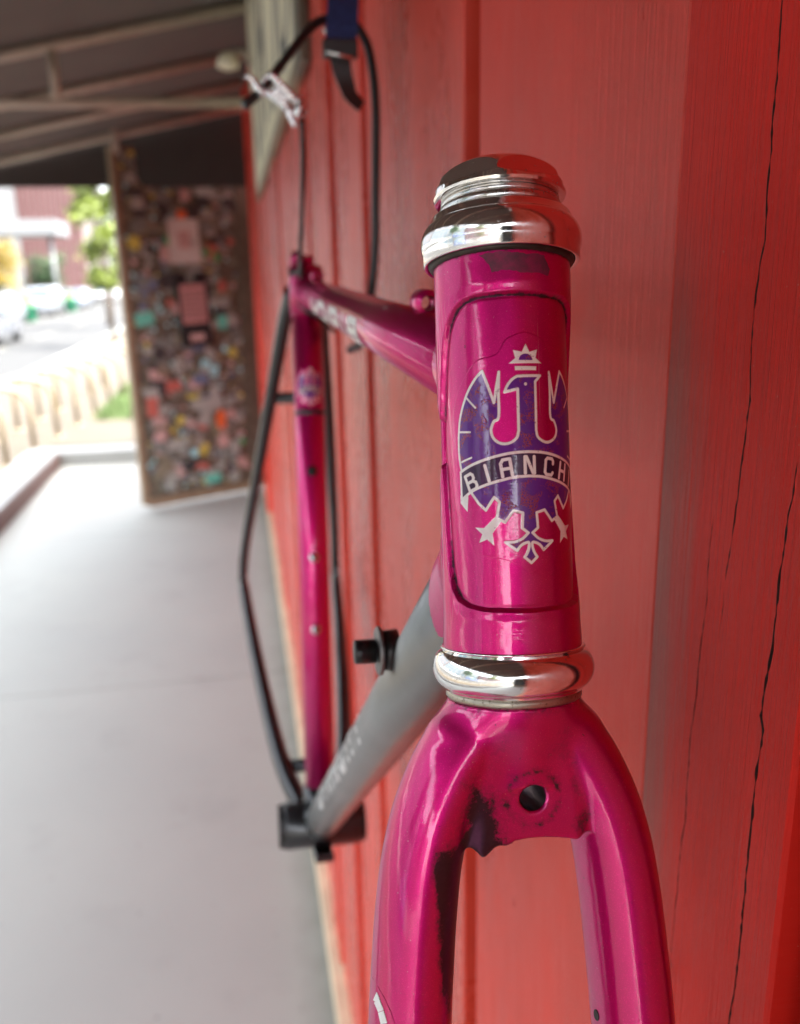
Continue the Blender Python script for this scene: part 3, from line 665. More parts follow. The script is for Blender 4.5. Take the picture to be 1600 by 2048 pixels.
# ---- buildings
def building(name, label, x0, x1, y0, y1, h, wm, gmat, cols, rows, face, fin=None):
    r = empty(name, ((x0 + x1) / 2, (y0 + y1) / 2, -.4), label=label, cat='building'); cx, cy = (x0 + x1) / 2, (y0 + y1) / 2
    MB().box(x0 - cx, x1 - cx, y0 - cy, y1 - cy, 0, h).build('wall', wm, r)
    MB().box(x0 - cx - .2, x1 - cx + .2, y0 - cy - .2, y1 - cy + .2, h + .002, h + .45).build('roof', M['white'], r)
    wme = None; pme = None
    if face == 'y': W_, H_ = (x1 - x0) / cols, h / rows
    else: W_, H_ = (y1 - y0) / cols, h / rows
    ww, hh = W_ * .74, H_ * .62
    fr = MB(); fr.box(-ww / 2 - .06, ww / 2 + .06, -.06, .0, -hh / 2 - .06, -hh / 2).box(-ww / 2 - .06, ww / 2 + .06, -.06, .0, hh / 2, hh / 2 + .06).box(-ww / 2 - .06, -ww / 2, -.06, .0, -hh / 2, hh / 2).box(ww / 2, ww / 2 + .06, -.06, .0, -hh / 2, hh / 2)
    fme = mesh(fr.V, fr.F, 'window'); fme.materials.append(M['white'])
    pn = MB().box(-ww / 2, ww / 2, -.03, -.004, -hh / 2, hh / 2); pme = mesh(pn.V, pn.F, 'pane'); pme.materials.append(gmat)
    for i in range(cols):
        for k in range(rows):
            f = obj('window', fme, None, r); p = obj('pane', pme, None, f)
            if face == 'y': f.location = (x0 - cx + (i + .5) * W_, y0 - cy, (k + .5) * H_)
            else: f.location = (x1 - cx, y0 - cy + (i + .5) * W_, (k + .5) * H_); f.rotation_euler = (0, 0, R(90))
    return r
building('glass_building', 'pale blue glazed building far down the road on the left', -34, -20.6, 88, 110, 17, M['white'], M['glass'], 8, 5, 'y')
bb = empty('brick_building', (-19.0, 96, -.4), label='pink brick building with narrow upright fins behind the young trees', cat='building')
MB().box(-3.6, 4.4, 0, 14, 0, 16).build('wall', M['palebrick'], bb)
fme = MB().box(-.13, .13, -.32, -.002, 0, 15.6); fm_ = mesh(fme.V, fme.F, 'fin'); fm_.materials.append(M['brickred'])
for i in range(16): o = obj('fin', fm_, None, bb); o.location = (-3.3 + i * .5, 0, .1)
cn = empty('entrance_canopy', (-12.4, 66, 0), label='long white entrance canopy in front of the blue glass building', cat='canopy')
MB().box(-7.5, .6, 0, 5, 4.6, 5.6, bev=.05).build('canopy_slab', M['white'], cn)
for x in (-6, -3, 0): MB().tube([(x, 1, -.35), (x, 1, 4.6)], .14, 14).build('column', M['white'], cn, True)
building('apartment_block', 'white rendered block across the road from the bicycle', -34, -19.2, -8, 18, 9, M['white'], M['glass'], 8, 3, 'x')
building('shop_building', 'brick fronted shop building across the road behind the camera', -34, -19.2, -34, -9, 7.5, M['brickred'], M['dglass'], 7, 2, 'x')
building('office_block', 'long pale cladding block across the road further up', -36, -20, 20, 62, 11, M['palebrick'], M['glass'], 12, 3, 'x')

# ================================================================== BICYCLE FRAME
# local frame (millimetres): x to the wall side, y towards the rear, z up along the steering axis, origin at the foot of the head tube
H0 = Vector((.071, .2219, 1.5965))
LB = Matrix([[.9990, .0120, -.0426], [-.0227, .9649, -.2615], [.0379, .2622, .9643]])
bike = empty('bicycle_frame', label='magenta bicycle frame with chrome headset hung against the red wall', cat='bicycle frame')
bike.matrix_world = Matrix.Translation(H0) @ LB.transposed().to_4x4()
def loc(V): return [(v[0] * .001, v[1] * .001, v[2] * .001) for v in V]
def part(name, V, F, m, smooth=True, parent=None):
    me = mesh(loc(V), F if isinstance(F, list) else F.tolist(), name); o = obj(name, me, m, parent or bike, smooth); return o
def ptube(name, P, r, m, n=32, parent=None, flat=None):
    V, F = sweep(P, r, n, True, flat); return part(name, V, F, m, True, parent)
def wpt(v):                                                     # world -> bike local mm
    q = LB @ (Vector(v) - H0); return (q.x * 1000, q.y * 1000, q.z * 1000)
def onY(px, py, Y):                                              # the point at distance Y along the wall that lies on a sight line
    d = CR @ np.array([(px - 800) / 1750, (py - 1024) / 1750, 1.0]); t = Y / d[1]; return (d[0] * t, Y, 1.7 + d[2] * t)

# ---- head tube with raised lug edges
NP, NA = 720, 560
ph = np.linspace(-np.pi, np.pi, NP, endpoint=False); aa = np.linspace(-1.0, 107.8, NA)
PH_, AA = np.meshgrid(ph, aa); ad = np.abs(np.degrees(PH_))
up = np.interp(ad, [0, 40, 52, 60, 67, 73, 78, 82, 86, 89, 92, 94, 100, 180], [96.1, 95.9, 95.2, 93.9, 91.9, 89.2, 85.5, 81, 75, 69, 65.2, 64.2, 66, 72])
lo = np.interp(ad, [0, 40, 55, 66, 74, 79, 82, 84.5, 87, 89, 91, 93, 98, 180], [12.0, 12.3, 13.1, 14.6, 17.4, 21.5, 27, 34, 42, 48, 51.5, 52.2, 50, 44])
from numpy import hypot
def lugd(AA, up, lo):                                           # >0 inside a lug, roughly mm from its edge
    return np.maximum(AA - up, lo - AA)
e = lugd(AA, up, lo)
# true distance is shorter where the edge runs steeply
gr = np.gradient(e, axis=1) / (np.radians(360 / NP) * 18); e = e / np.sqrt(1 + gr ** 2)
rad = 17.6 + 1.5 * sstep(-.35, .75, e) + .25 * sstep(.6, 3.5, e) - .12 * np.exp(-((e + .55) / .45) ** 2)
rad += .35 * sstep(98, 107, AA) * 0 + .3 * sstep(9, 0, AA)
rad += (fbm(PH_ * 6, AA * .12, 3) - .5) * .05
wob = (fbm(PH_ * 18, AA * .35, 9) - .5)
dg = np.degrees(PH_)
strong = sstep(84, 93, AA) + .9 * sstep(36, 18, AA) * sstep(-52, -70, dg) + .35 * sstep(-60, -80, dg)
grime = (.33 + .49 * np.clip(strong, 0, 1)) * np.exp(-((e + .30) / (.16 + .22 * np.clip(strong, 0, 1))) ** 2) + .25 * strong * np.exp(-((e - .1) / .8) ** 2) * (fbm(PH_ * 20, AA * .5, 4) > .55)
grime += .55 * sstep(106.2, 107.4, AA) + .5 * sstep(1.0, -.6, AA)
V = np.stack([rad * np.sin(PH_), -rad * np.cos(PH_), AA], -1).reshape(-1, 3)
i = np.arange(NA - 1)[:, None] * NP + np.arange(NP)[None]; j = np.arange(NA - 1)[:, None] * NP + (np.arange(NP)[None] + 1) % NP
F = np.stack([i, j, j + NP, i + NP], -1).reshape(-1, 4)
ht = part('head_tube', V, F, M['paint_dirty']); attr(ht.data, 'grime', np.clip(grime, 0, 1).reshape(-1))
# worn tape residue under the upper cup: its own thin patch
def patch(name, pts, R0, m, parent, h=.6, lift=.05):
    pts = [Vector((p[0], p[1], 0)) for p in pts]; bm = bmesh.new(); vs = [bm.verts.new(p) for p in pts]; bm.faces.new(vs)
    x0 = min(p.x for p in pts); x1 = max(p.x for p in pts); k = x0 + h
    while k < x1:
        bmesh.ops.bisect_plane(bm, geom=bm.verts[:] + bm.edges[:] + bm.faces[:], plane_co=(k, 0, 0), plane_no=(1, 0, 0)); k += h
    for v in bm.verts: a = v.co.x / R0; z = v.co.y; v.co = Vector(((R0 + lift) * math.sin(a), -(R0 + lift) * math.cos(a), z)) * .001
    bmesh.ops.recalc_face_normals(bm, faces=bm.faces)
    me = bpy.data.meshes.new(name); bm.to_mesh(me); bm.free(); return obj(name, me, m, parent, True)
qr = NT('faded_residue'); vv = qr.map((1, 1, 1)); nz = qr.noise(vv, 240, 6, .7)
qr.set(Base_Color=qr.mix(qr.ramp(nz, .4, .62), (.24, .012, .07), (.10, .02, .045)), Roughness=.45, Coat_Weight=.35, Coat_Roughness=.15, Normal=qr.bump(nz, .4, .0003))
rr = random.Random(4)
def ragged(P, amp=.25, step=.8, seed=1):
    r_ = random.Random(seed); out = []
    for i in range(len(P)):
        a, b = Vector(P[i]), Vector(P[(i + 1) % len(P)]); n = max(1, int((b - a).length / step))
        for k in range(n): q = a.lerp(b, k / n); out.append((q.x + r_.uniform(-amp, amp), q.y + r_.uniform(-amp, amp)))
    return out
patch('tape_residue', ragged([(-12.2, 106.4), (-9.8, 104.4), (-8.6, 101.6), (-4, 102.1), (0, 101.0), (5.2, 101.2), (7.4, 100.9), (8.2, 102.6), (7.0, 104.2), (6.0, 106.4), (0, 106.2), (-6, 106.8)], .22, .9, 5), 19.32, qr.m, ht, .7, .06)

# ---- printed head badge: clear film with the ink on it
def poly_d(U, Vv, P):
    P = np.array(P); n = len(P); ins = np.zeros(U.shape, bool); d2 = np.full(U.shape, 1e9)
    for i in range(n):
        a, b = P[i], P[(i + 1) % n]; ab = b - a
        t = np.clip(((U - a[0]) * ab[0] + (Vv - a[1]) * ab[1]) / max(ab @ ab, 1e-9), 0, 1)
        d2 = np.minimum(d2, (U - a[0] - ab[0] * t) ** 2 + (Vv - a[1] - ab[1] * t) ** 2)
        c = (a[1] > Vv) != (b[1] > Vv)
        with np.errstate(divide='ignore', invalid='ignore'): ins ^= c & (U < (b[0] - a[0]) * (Vv - a[1]) / (b[1] - a[1]) + a[0])
    return np.where(ins, -1, 1) * np.sqrt(d2)
def line_d(U, Vv, P):
    d2 = np.full(U.shape, 1e9)
    for a, b in zip(P[:-1], P[1:]):
        a = np.array(a, float); b = np.array(b, float); ab = b - a
        t = np.clip(((U - a[0]) * ab[0] + (Vv - a[1]) * ab[1]) / max(ab @ ab, 1e-9), 0, 1)
        d2 = np.minimum(d2, (U - a[0] - ab[0] * t) ** 2 + (Vv - a[1] - ab[1] * t) ** 2)
    return np.sqrt(d2)
C0 = .25
mir = lambda P: [(2 * C0 - x, y) for x, y in P][::-1]
def smoothp(P, m=5):
    return [(v.x, v.y) for v in spline([(a, b, 0) for a, b in P], m)]
film = [(.25, 86.0), (-3.2, 85.0), (-5.1, 83.95), (-7.0, 80.9), (-8.6, 79.9), (-12.2, 79.3), (-14.6, 77.8), (-17.6, 74.4), (-20.3, 70.6), (-22.2, 65.9), (-23.4, 60.6), (-24.0, 55.2), (-24.1, 47.9), (-23.3, 43.1), (-22.3, 39.4), (-20.1, 37.2), (-18.4, 35.0), (-17.3, 31.4), (-16.1, 28.5), (-14.6, 27.0), (-9.9, 25.9), (-5.4, 24.9), (-2.0, 22.6), (.25, 20.9)]
film = smoothp(film, 4); film = film + mir(film)[1:-1]
outerL = smoothp([(-11.55, 76.0), (-13.73, 73.93), (-16.36, 70.31), (-18.83, 64.85), (-19.77, 59.9), (-19.95, 54.87), (-19.3, 50.5), (-18.3, 47.5)], 4)
slotL = [(-11.55, 76.0), (-10.02, 71.82), (-8.50, 67.3), (-6.97, 75.4)] + smoothp([(-7.25, 70), (-7.35, 63.5), (-8.75, 62.2), (-9.50, 60.0), (-8.99, 58.0), (-7.61, 56.65), (-5.95, 56.2), (-4.2, 56.6), (-2.7, 57.8), (-2.15, 59.7)], 5) + [(-2.14, 70.7), (-5.6, 70.0)] + smoothp([(-5.6, 70.0), (-4.7, 71.9), (-3.5, 73.3), (-2.2, 74.1)], 4)
slotR = mir([(-11.55, 76.0), (-10.02, 71.82), (-8.50, 67.3), (-6.97, 75.4)] + smoothp([(-7.1, 70), (-7.05, 63.5), (-8.4, 62.3), (-9.30, 60.2), (-8.85, 58.3), (-7.5, 57.1), (-5.7, 56.5), (-4.0, 56.9), (-2.65, 58.0), (-2.25, 59.7)], 5) + [(-2.3, 66)])
body_up = outerL[::-1] + slotL[1:] + [(4.3, 74.3), (2.85, 72.7)] + slotR[1:] + mir(outerL)[::-1][1:][::1]
body_up = outerL[::-1] + slotL[1:] + [(4.4, 74.3), (2.85, 72.7)] + slotR + [(2 * C0 - x, y) for x, y in outerL][1:]
lowL = [(-14.0, 48.0), (-15.7, 43.4), (-13.6, 40.6), (-11.56, 38.7), (-9.17, 42.1), (-7.75, 40.7), (-8.61, 36.5), (-6.5, 35.4), (-4.13, 38.4), (-1.68, 37.75), (-1.95, 33.7), (-.35, 32.4)] + smoothp([(-.35, 32.4), (-2.0, 30.9), (-4.1, 30.1), (-6.5, 30.05)], 4)[1:] + smoothp([(-6.5, 30.0), (-5.0, 28.9), (-3.5, 27.75)], 3)[1:] + smoothp([(-3.5, 27.75), (-2.4, 29.1), (-1.2, 29.75), (-.25, 29.8), (-.25, 28.6), (-.7, 27.2), (-1.5, 25.95)], 4)[1:] + [(.3, 24.4)]
low = lowL + [(2 * C0 - x, y) for x, y in lowL[:-1]][::-1]
bt = [(-19.84, 49.46), (-17.2, 50.7), (-14.05, 51.85), (-9.13, 53.2), (-4.21, 54.1), (.25, 54.35)]
bb_ = [(-19.6, 41.0), (-17.2, 42.6), (-14.72, 43.9), (-11.18, 45.15), (-7.93, 46.0), (-3.6, 46.9), (.25, 47.15)]
ban = smoothp(bt, 4) + [(2 * C0 - x, y) for x, y in smoothp(bt, 4)][::-1][1:] + [(2 * C0 - x, y) for x, y in smoothp(bb_, 4)] [:-1] + smoothp(bb_, 4)[::-1]
flap = [(-19.84, 43.0), (-19.84, 40.81), (-17.3, 38.42), (-16.82, 43.2)]
star = [(-14.84, 34.11), (-12.27, 33.89), (-8.9, 36.9), (-7.45, 35.7), (-9.92, 32.44), (-9.54, 29.27), (-11.43, 30.88), (-13.76, 30.02), (-12.78, 32.31)]
crown = [(.38, 82.7), (1.4, 80.55), (3.7, 81.26), (3.16, 79.0), (4.95, 77.6), (-4.3, 77.5), (-2.55, 78.9), (-3.08, 81.05), (-.75, 80.55)]
disc = [(1.93 * math.cos(R(a)) + .3, 1.75 * math.sin(R(a)) + 78.35) for a in range(0, 181, 15)]
barp = [(-2.75, 76.75), (3.29, 76.75), (3.25, 75.7), (-2.71, 75.7)]
G = {'B': [[(-1.2, -2.2), (-1.2, 2.2), (.8, 2.2), (1.3, 1.6), (1.3, .75), (.75, .1), (-1.0, .1)], [(.75, .1), (1.5, -.6), (1.5, -1.6), (.9, -2.2), (-1.2, -2.2)]],
     'I': [[(0, -2.2), (0, 2.2)]], 'A': [[(-1.3, -2.2), (-1.3, 1.3), (-.6, 2.2), (1.3, 2.2), (1.3, -2.2)], [(-1.2, -.3), (1.2, -.3)]],
     'N': [[(-1.3, -2.2), (-1.3, 2.2), (-.9, 2.2), (.9, -2.2), (1.3, -2.2), (1.3, 2.2)]],
     'C': [[(1.3, .9), (1.3, 1.6), (.8, 2.2), (-.8, 2.2), (-1.3, 1.6), (-1.3, -1.6), (-.8, -2.2), (.9, -2.2), (1.35, -1.5)]],
     'H': [[(-1.3, -2.2), (-1.3, 2.2)], [(1.3, -2.2), (1.3, 2.2)], [(-1.2, 0), (1.2, 0)]]}
word = [('B', -15.9, 46.35, 22), ('I', -10.95, 48.55, 15), ('A', -5.75, 49.85, 8), ('N', .6, 50.45, 0), ('C', 6.6, 49.95, -7), ('H', 12.1, 48.75, -13), ('I', 16.7, 47.0, -20)]
def ink(U, Vv):
    aa_ = .07; cov = lambda d: np.clip(.5 - d / (2 * aa_), 0, 1)
    wear = (fbm(U * 6, Vv * 6, 21) - .5) * .10
    du, dl = poly_d(U, Vv, body_up), poly_d(U, Vv, low)
    body = np.minimum(du, dl); edge = np.minimum(np.abs(du), np.abs(dl))
    dban = poly_d(U, Vv, ban)
    P = cov(body); W = cov(np.minimum(np.where(body < 2, np.abs(du), 9), np.abs(dl)) - .36 + wear)
    # the join hidden behind the banner needs no outline
    for l in ([(-16.41, 69.1), (-13.78, 66.32)], [(-19.5, 60.23), (-15.64, 59.91)], [(-18.9, 52.0), (-15.45, 53.0)]):
        W = np.maximum(W, cov(np.minimum(line_d(U, Vv, l), line_d(U, Vv, mir(l))) - .25 + wear))
    st = np.minimum(poly_d(U, Vv, star), poly_d(U, Vv, mir(star))); W = np.maximum(W, cov(st + wear * .5))
    cr_ = poly_d(U, Vv, crown); W = np.maximum(W, cov(np.minimum(cr_, poly_d(U, Vv, barp))))
    dd = poly_d(U, Vv, disc); W = np.minimum(W, 1 - cov(dd)); P = np.maximum(P, cov(dd))
    W = np.maximum(W, cov(np.sqrt((U - .05) ** 2 + (Vv - 72.0) ** 2) - .42))
    W = np.maximum(W, cov(np.minimum(poly_d(U, Vv, flap), poly_d(U, Vv, mir(flap)))))
    W = np.maximum(W, cov(dban)); N = cov(dban + .72)
    W = W * (1 - N)
    lt = np.full(U.shape, 9.0)
    for ch, x, y, an in word:
        c, s = math.cos(R(-an)), math.sin(R(-an)); x_ = (U - x) * c - (Vv - y) * s; y_ = (U - x) * s + (Vv - y) * c
        for st_ in G[ch]: lt = np.minimum(lt, line_d(x_, y_, st_))
    W = np.maximum(W, cov(lt - .42 + wear * .5)); 
    return W, P * (1 - W) * (1 - N), N * (1 - W)
def badge(name, h, RR, parent, k=1.0, zc=0.0, lift=.07, xf=None):
    u = np.arange(-24.3, 24.9, h); v = np.arange(20.6, 86.4, h); U, Vv = np.meshgrid(u, v); fd = poly_d(U, Vv, film)
    keep = fd < h * .75; W, P, N = ink(U, Vv)
    th = U * k / RR
    l = lift * (1 - sstep(-.30, .02, fd) * .95) + .035 * np.clip(W + P + N, 0, 1) + (fbm(U * .8, Vv * .8, 33) - .5) * .012
    r_ = RR + l * (1 if k == 1 else .5); V = np.stack([r_ * np.sin(th), -r_ * np.cos(th), zc + (Vv - (53.5 if k != 1 else 0)) * k], -1)
    q = keep[:-1, :-1] & keep[1:, :-1] & keep[:-1, 1:] & keep[1:, 1:]
    idx = np.arange(U.size).reshape(U.shape); F = np.stack([idx[:-1, :-1], idx[:-1, 1:], idx[1:, 1:], idx[1:, :-1]], -1)[q]
    used = np.unique(F); mp = -np.ones(U.size, int); mp[used] = np.arange(len(used)); V = V.reshape(-1, 3)[used]
    if xf is not None: V = xf(V)
    o = part(name, V, mp[F], M['badge'], True, parent)
    attr(o.data, 'ink_white', W.reshape(-1)[used]); attr(o.data, 'ink_purple', P.reshape(-1)[used]); attr(o.data, 'ink_navy', N.reshape(-1)[used])
    return o
badge('head_badge', .115, 17.63, ht)

# ---- sleeves of the lugs that take the two main tubes
TT = ((0, 0, 75.0), (0, 604, 254)); DT = ((0, 0, 28.0), (0, 604, -258))
def lerp3(a, b, t): return tuple(a[i] + (b[i] - a[i]) * t for i in range(3))
def sleeves(X, Y, Z):
    cyl = np.maximum(np.sqrt(X ** 2 + Y ** 2) - 18.6, np.maximum(Z - 106, 1 - Z))
    s1 = np.maximum(seg_sdf(X, Y, Z, TT[0], lerp3(*TT, .2), 14.0, 14.0), -(30 - Y + .0 * Z) * 0 + (Y - 30 - (Z - 82) * .25))
    s2 = np.maximum(seg_sdf(X, Y, Z, DT[0], lerp3(*DT, .2), 17.2, 17.0), (Y - 36 + (Z - 10) * .35 + np.abs(X) * .25))
    d = smin(smin(cyl, s1, 5), s2, 6)
    ang = np.degrees(np.abs(np.arctan2(X, -Y)))
    gap = np.maximum(np.abs(Z - 58) - 5.5, 90 - ang)           # slot between the two lugs at the side
    return np.maximum(d, 1.5 - Y)
P_, F_ = surface_nets(sleeves, (-22, -1, -2), (22, 50, 110), .75)
o = part('lug_sleeves', P_, F_, M['paint_dirty'], True, ht); attr(o.data, 'grime', np.full(len(P_), .05))

# ---- headset, locknut
cx = lambda V: V
def ring_part(name, prof, m, n=160, flats=None, parent=None):
    V, F = lathe(prof, n, flats); return part(name, V, F, m, True, parent)
def arc(cr, cz, rr_, zz, a0, a1, n=10): return [(cr + rr_ * math.cos(R(a0 + (a1 - a0) * i / n)), cz + zz * math.sin(R(a0 + (a1 - a0) * i / n))) for i in range(n + 1)]
ring_part('upper_cup', [(17.2, 108.6), (20.9, 108.6), (21.7, 108.1), (22.2, 108.6)] + arc(18.6, 114.2, 4.25, 5.8, -30, 60, 20) + arc(18.2, 119.6, 2.2, 2.4, 40, 92, 8) + [(17.0, 122.4), (16.0, 122.4)], M['chrome'], 200)
ring_part('cup_seal', [(16, 107.3), (19.9, 107.3), (20.3, 107.8), (20.8, 108.5), (16, 108.5)], M['seal'])
ring_part('washer', [(14, 122.3), (17.1, 122.3), (17.35, 122.7), (17.35, 124.2), (17.1, 124.5), (14, 124.5)], M['chrome_worn'])
ring_part('washer', [(14, 124.6), (16.6, 124.6), (16.8, 124.8), (16.8, 125.9), (16.6, 126.1), (14, 126.1)], M['chrome_worn'])
nut = [(15.5, 126.2), (17.6, 126.3), (18.5, 126.7), (18.85, 127.4)] + arc(0, 128.4, 18.9, 9.5, 2, 62, 34) + [(8.2, 136.8), (7.8, 136.3), (7.7, 133)]
Vn, Fn = lathe(nut, 360); out = []
for x, y, z in Vn:                                              # six wrench flats ground into the dome
    r_ = math.hypot(x, y); a = math.atan2(y, x)
    for k in range(6):
        n_ = (math.cos(R(k * 60 + 41)), math.sin(R(k * 60 + 41))); d = x * n_[0] + y * n_[1]; lim = 16.6 - max(0, z - 128.3) * .27 + max(0, 129.6 - z) * 1.2
        if d > lim and z > 127.0: x -= n_[0] * (d - lim); y -= n_[1] * (d - lim)
    out.append((x, y, z))
o = part('locknut', out, Fn, M['chrome'], True)
md = o.modifiers.new('edge', 'EDGE_SPLIT'); md.split_angle = R(24)
ring_part('lower_cup', [(17.5, .6), (19.9, .5), (20.6, .1)] + arc(17.9, -5.7, 5.0, 5.9, 78, -64, 30) + [(19.7, -11.6), (19.3, -12.0), (17, -12.0)], M['chrome'], 200)
ring_part('crown_race', [(16, -11.9), (18.9, -12.0), (19.25, -12.4), (19.2, -13.6), (18.5, -14.3), (16, -14.3)], M['cup_rim'])

# ---- fork
BL = [(-8, 4.0, 9.0), (-15, 6.2, 9.8), (-24, 13.4, 10.3), (-34, 19.8, 10.5), (-45, 24.7, 10.8), (-57, 28.0, 11.0), (-70, 30.0, 11.2), (-85, 31.5, 11.3), (-105, 33.0, 11.4), (-130, 34.2, 11.3), (-160, 35.2, 10.9)]
_bl = np.array([tuple(v) for v in spline(BL, 8)])[::-1]
_th = np.cos(np.arctan(np.gradient(_bl[:, 1], _bl[:, 0])))
def fork_sdf(X, Y, Z):
    st = np.maximum(np.sqrt(X ** 2 + Y ** 2) - (18.0 - 5.5 * sstep(-16, -36, Z)), np.maximum(Z + 14.0, -Z - 36))
    xc = np.interp(Z, _bl[:, 0], _bl[:, 1]); rc = np.interp(Z, _bl[:, 0], _bl[:, 2]); ct = np.interp(Z, _bl[:, 0], _th)
    bl = np.hypot((np.abs(X) - xc) * ct, Y * .76) - rc; bl = np.maximum(bl, -Z - 150)
    bot = -51.0 - np.where(X < 0, 3.6, 1.8) * (np.minimum(np.abs(X), 13.5) / 13.5) ** 2 + np.maximum(0, np.abs(X) - 13.5) * .6 - .5 * np.sin(X * .9 + 1) * (X < -4)
    ww = np.interp(Z, [-60, -52, -40, -24, -14], [17.5, 17.5, 16.5, 11, 8]); rr0 = 4.5
    dx = np.maximum(np.abs(X) - (ww - rr0), 0); dy = np.maximum(np.abs(Y) - (11.9 - rr0), 0)
    web = np.hypot(dx, dy) - rr0 + np.minimum(np.maximum(np.abs(X) - (ww - rr0), np.abs(Y) - (11.9 - rr0)), 0)
    web = np.maximum(web, np.maximum(bot - Z, Z + 20))
    d = smin(bl, st, 4.5); d = smin(d, web, 3.5)
    top = np.maximum(-14.6 + Z * 0 - (-Z) , 0)
    d = np.maximum(d, Z + 14.35)
    hole = np.sqrt((X - .9) ** 2 + (Z + 40) ** 2) - 3.75
    cham = (np.sqrt((X - .9) ** 2 + (Z + 40) ** 2) - 3.75) - np.maximum(0, np.abs(Y) - 13.0) * .5
    return np.maximum(d, -cham * .9)
P_, F_ = surface_nets(fork_sdf, (-50, -20, -152), (50, 20, -12), .62)
keep = P_[:, 2] > -1e9
gx, gy, gz = P_[:, 0], P_[:, 1], P_[:, 2]; front = sstep(2, -4, gy)
n1 = fbm(gx * .25 + 5, gz * .25, 2); n2 = fbm(gx * .8, gz * .8, 8)
def blob(x0, z0, rx, rz_): return np.exp(-(((gx - x0) / rx) ** 2 + ((gz - z0) / rz_) ** 2))
gri = front * (1.0 * blob(-13.8, -46, 5.8, 9.5) + 1.3 * blob(-12.5, -55.5, 6.5, 3.8) + .35 * blob(-17, -36, 3, 5) + .62 * blob(15.5, -48, 2.6, 5.5) + .40 * blob(13, -36, 1.5, 6) + .33 * blob(9, -26, 3, 6) + .3 * blob(-9, -26, 2.5, 5))
inner = sstep(-29.5, -25.5, gx + .05 * (gz + 70)) * (gx < -12)
gri += .92 * inner * sstep(-46, -56, gz) * sstep(-100, -84, gz) * sstep(8, -2, gy)
gri += .5 * inner * sstep(-84, -100, gz)
hd = np.hypot(gx - .9, gz + 40)
gri += front * (.40 * (.5 + n2) * np.exp(-((hd - 7.6) / 1.2) ** 2) + .26 * np.exp(-((hd - 4.3) / .5) ** 2) + .15 * (hd < 8) * (n2 > .5))
gri += .45 * sstep(-17.5, -14.6, gz) * (n2 > .42) + 1.2 * (np.abs(gy) < 11.2) * (hd < 5)
gri += .35 * front * blob(1, -53.5, 6, 1.6)
fk = part('fork', P_, F_, M['paint_dirty']); attr(fk.data, 'grime', np.clip(gri, 0, 1.2))
for s in (-1, 1):                                               # blades go on below the picture to the dropouts
    ptube('fork_blade', [(s * 34.9, 0, -149), (s * 36.5, 2, -190), (s * 41, 0, -250), (s * 46, -12, -310), (s * 49.5, -34, -352)], [11.2, 10.6, 9.2, 7.6, 6.4], M['paint'], 28, fk, ((0, 1, 0), 1.3))
    part('dropout', *(lambda q: (q.V, q.F))(MB().box(s * 50 - 2.5, s * 50 + 2.5, -50, -22, -376, -344, bev=1.2)), M['alloy'], False, fk)
# small things lying on the blades, found by following a sight line on to the fork surface
def fork_hit(px, py):
    o = LB @ (Vector((0, 0, 1.7)) - H0) * 1000; d = LB @ Vector(CR @ np.array([(px - 800) / 1750, (py - 1024) / 1750, 1.0])); d.normalize(); t = 120.0
    f = lambda p: float(fork_sdf(np.array(p.x), np.array(p.y), np.array(p.z)))
    for _ in range(200):
        q = f(o + d * t)
        if q < .01: break
        t += q * .6
    p = o + d * t; e = .2; g = Vector([f(p + Vector([e * (k == i_) for i_ in range(3)])) - q for k in range(3)]).normalized()
    return p, g
def on_fork(name, pts, m, th=.12, lift=.06):
    H = [fork_hit(*p) for p in pts]; n = len(H)
    V = [p + g * (lift + th) for p, g in H] + [p + g * (lift - .1) for p, g in H]
    F = [tuple(range(n)), tuple(range(n, 2 * n))[::-1]] + [(i_, i_ + n, (i_ + 1) % n + n, (i_ + 1) % n) for i_ in range(n)]
    return part(name, V, F, m, False, fk)
on_fork('rivet_hole', [(1193 + 4.5 * math.cos(a * .628) + 2.2 * math.sin(a * .628), 2030 + 12 * math.sin(a * .628)) for a in range(10)], M['hole'])
for k, P in enumerate(([(754, 1984), (760, 1998), (752, 2004), (747, 2000)], [(760, 1999), (768, 2020), (757, 2024), (749, 2005)], [(768, 2021), (775, 2046), (762, 2048), (757, 2025)])): on_fork('blade_print', P, M['decal_white'])
Hs = [fork_hit(*p) for p in ((745, 1955), (756, 1974), (768, 1994), (780, 2020), (790, 2048), (797, 2075))]
V, F = sweep([p + g * .03 for p, g in Hs], .14, 8); part('film_edge', V, F, M['maroon'], True, fk)
# ---- main tubes
tt = ptube('top_tube', [lerp3(*TT, t) for t in (.02, .3, .6, .985)], 13.4, M['maroon'], 48)
dt = ptube('down_tube', [lerp3(*DT, t) for t in (.015, .3, .6, .985)], 16.0, M['grey'], 56)
stb = ptube('seat_tube', [(0, 604, 268), (0, 604, 0), (0, 604, -236)], 14.3, M['paint'], 48)
ptube('seat_lug', [(0, 604, 230), (0, 604, 262), (0, 604, 276)], [15.6, 16.6, 16.6], M['maroon'], 40, stb)
ptube('seat_lug', [lerp3(*TT, .93), lerp3(*TT, .985)], [14.6, 15.4], M['maroon'], 40, tt)
ptube('seat_bolt', [(-9, 616, 287), (9, 616, 287)], 5.2, M['paint'], 20, stb)
ptube('seat_binder', [(-8, 600, 286), (-8, 628, 286)], 6.4, M['maroon'], 16, stb)
ptube('bottle_bolt', [(-.5, 592, 80), (-.5, 588.5, 80)], 5.0, M['blackmetal'], 18, stb)
for z in (-2, -70): 
    ptube('bottle_bolt', [(-1, 592, z), (-1, 588.5, z)], 4.8, M['alloy'], 18, stb); ptube('bolt_socket', [(-1, 588.6, z), (-1, 588.2, z)], 2.2, M['hole'], 12, stb)
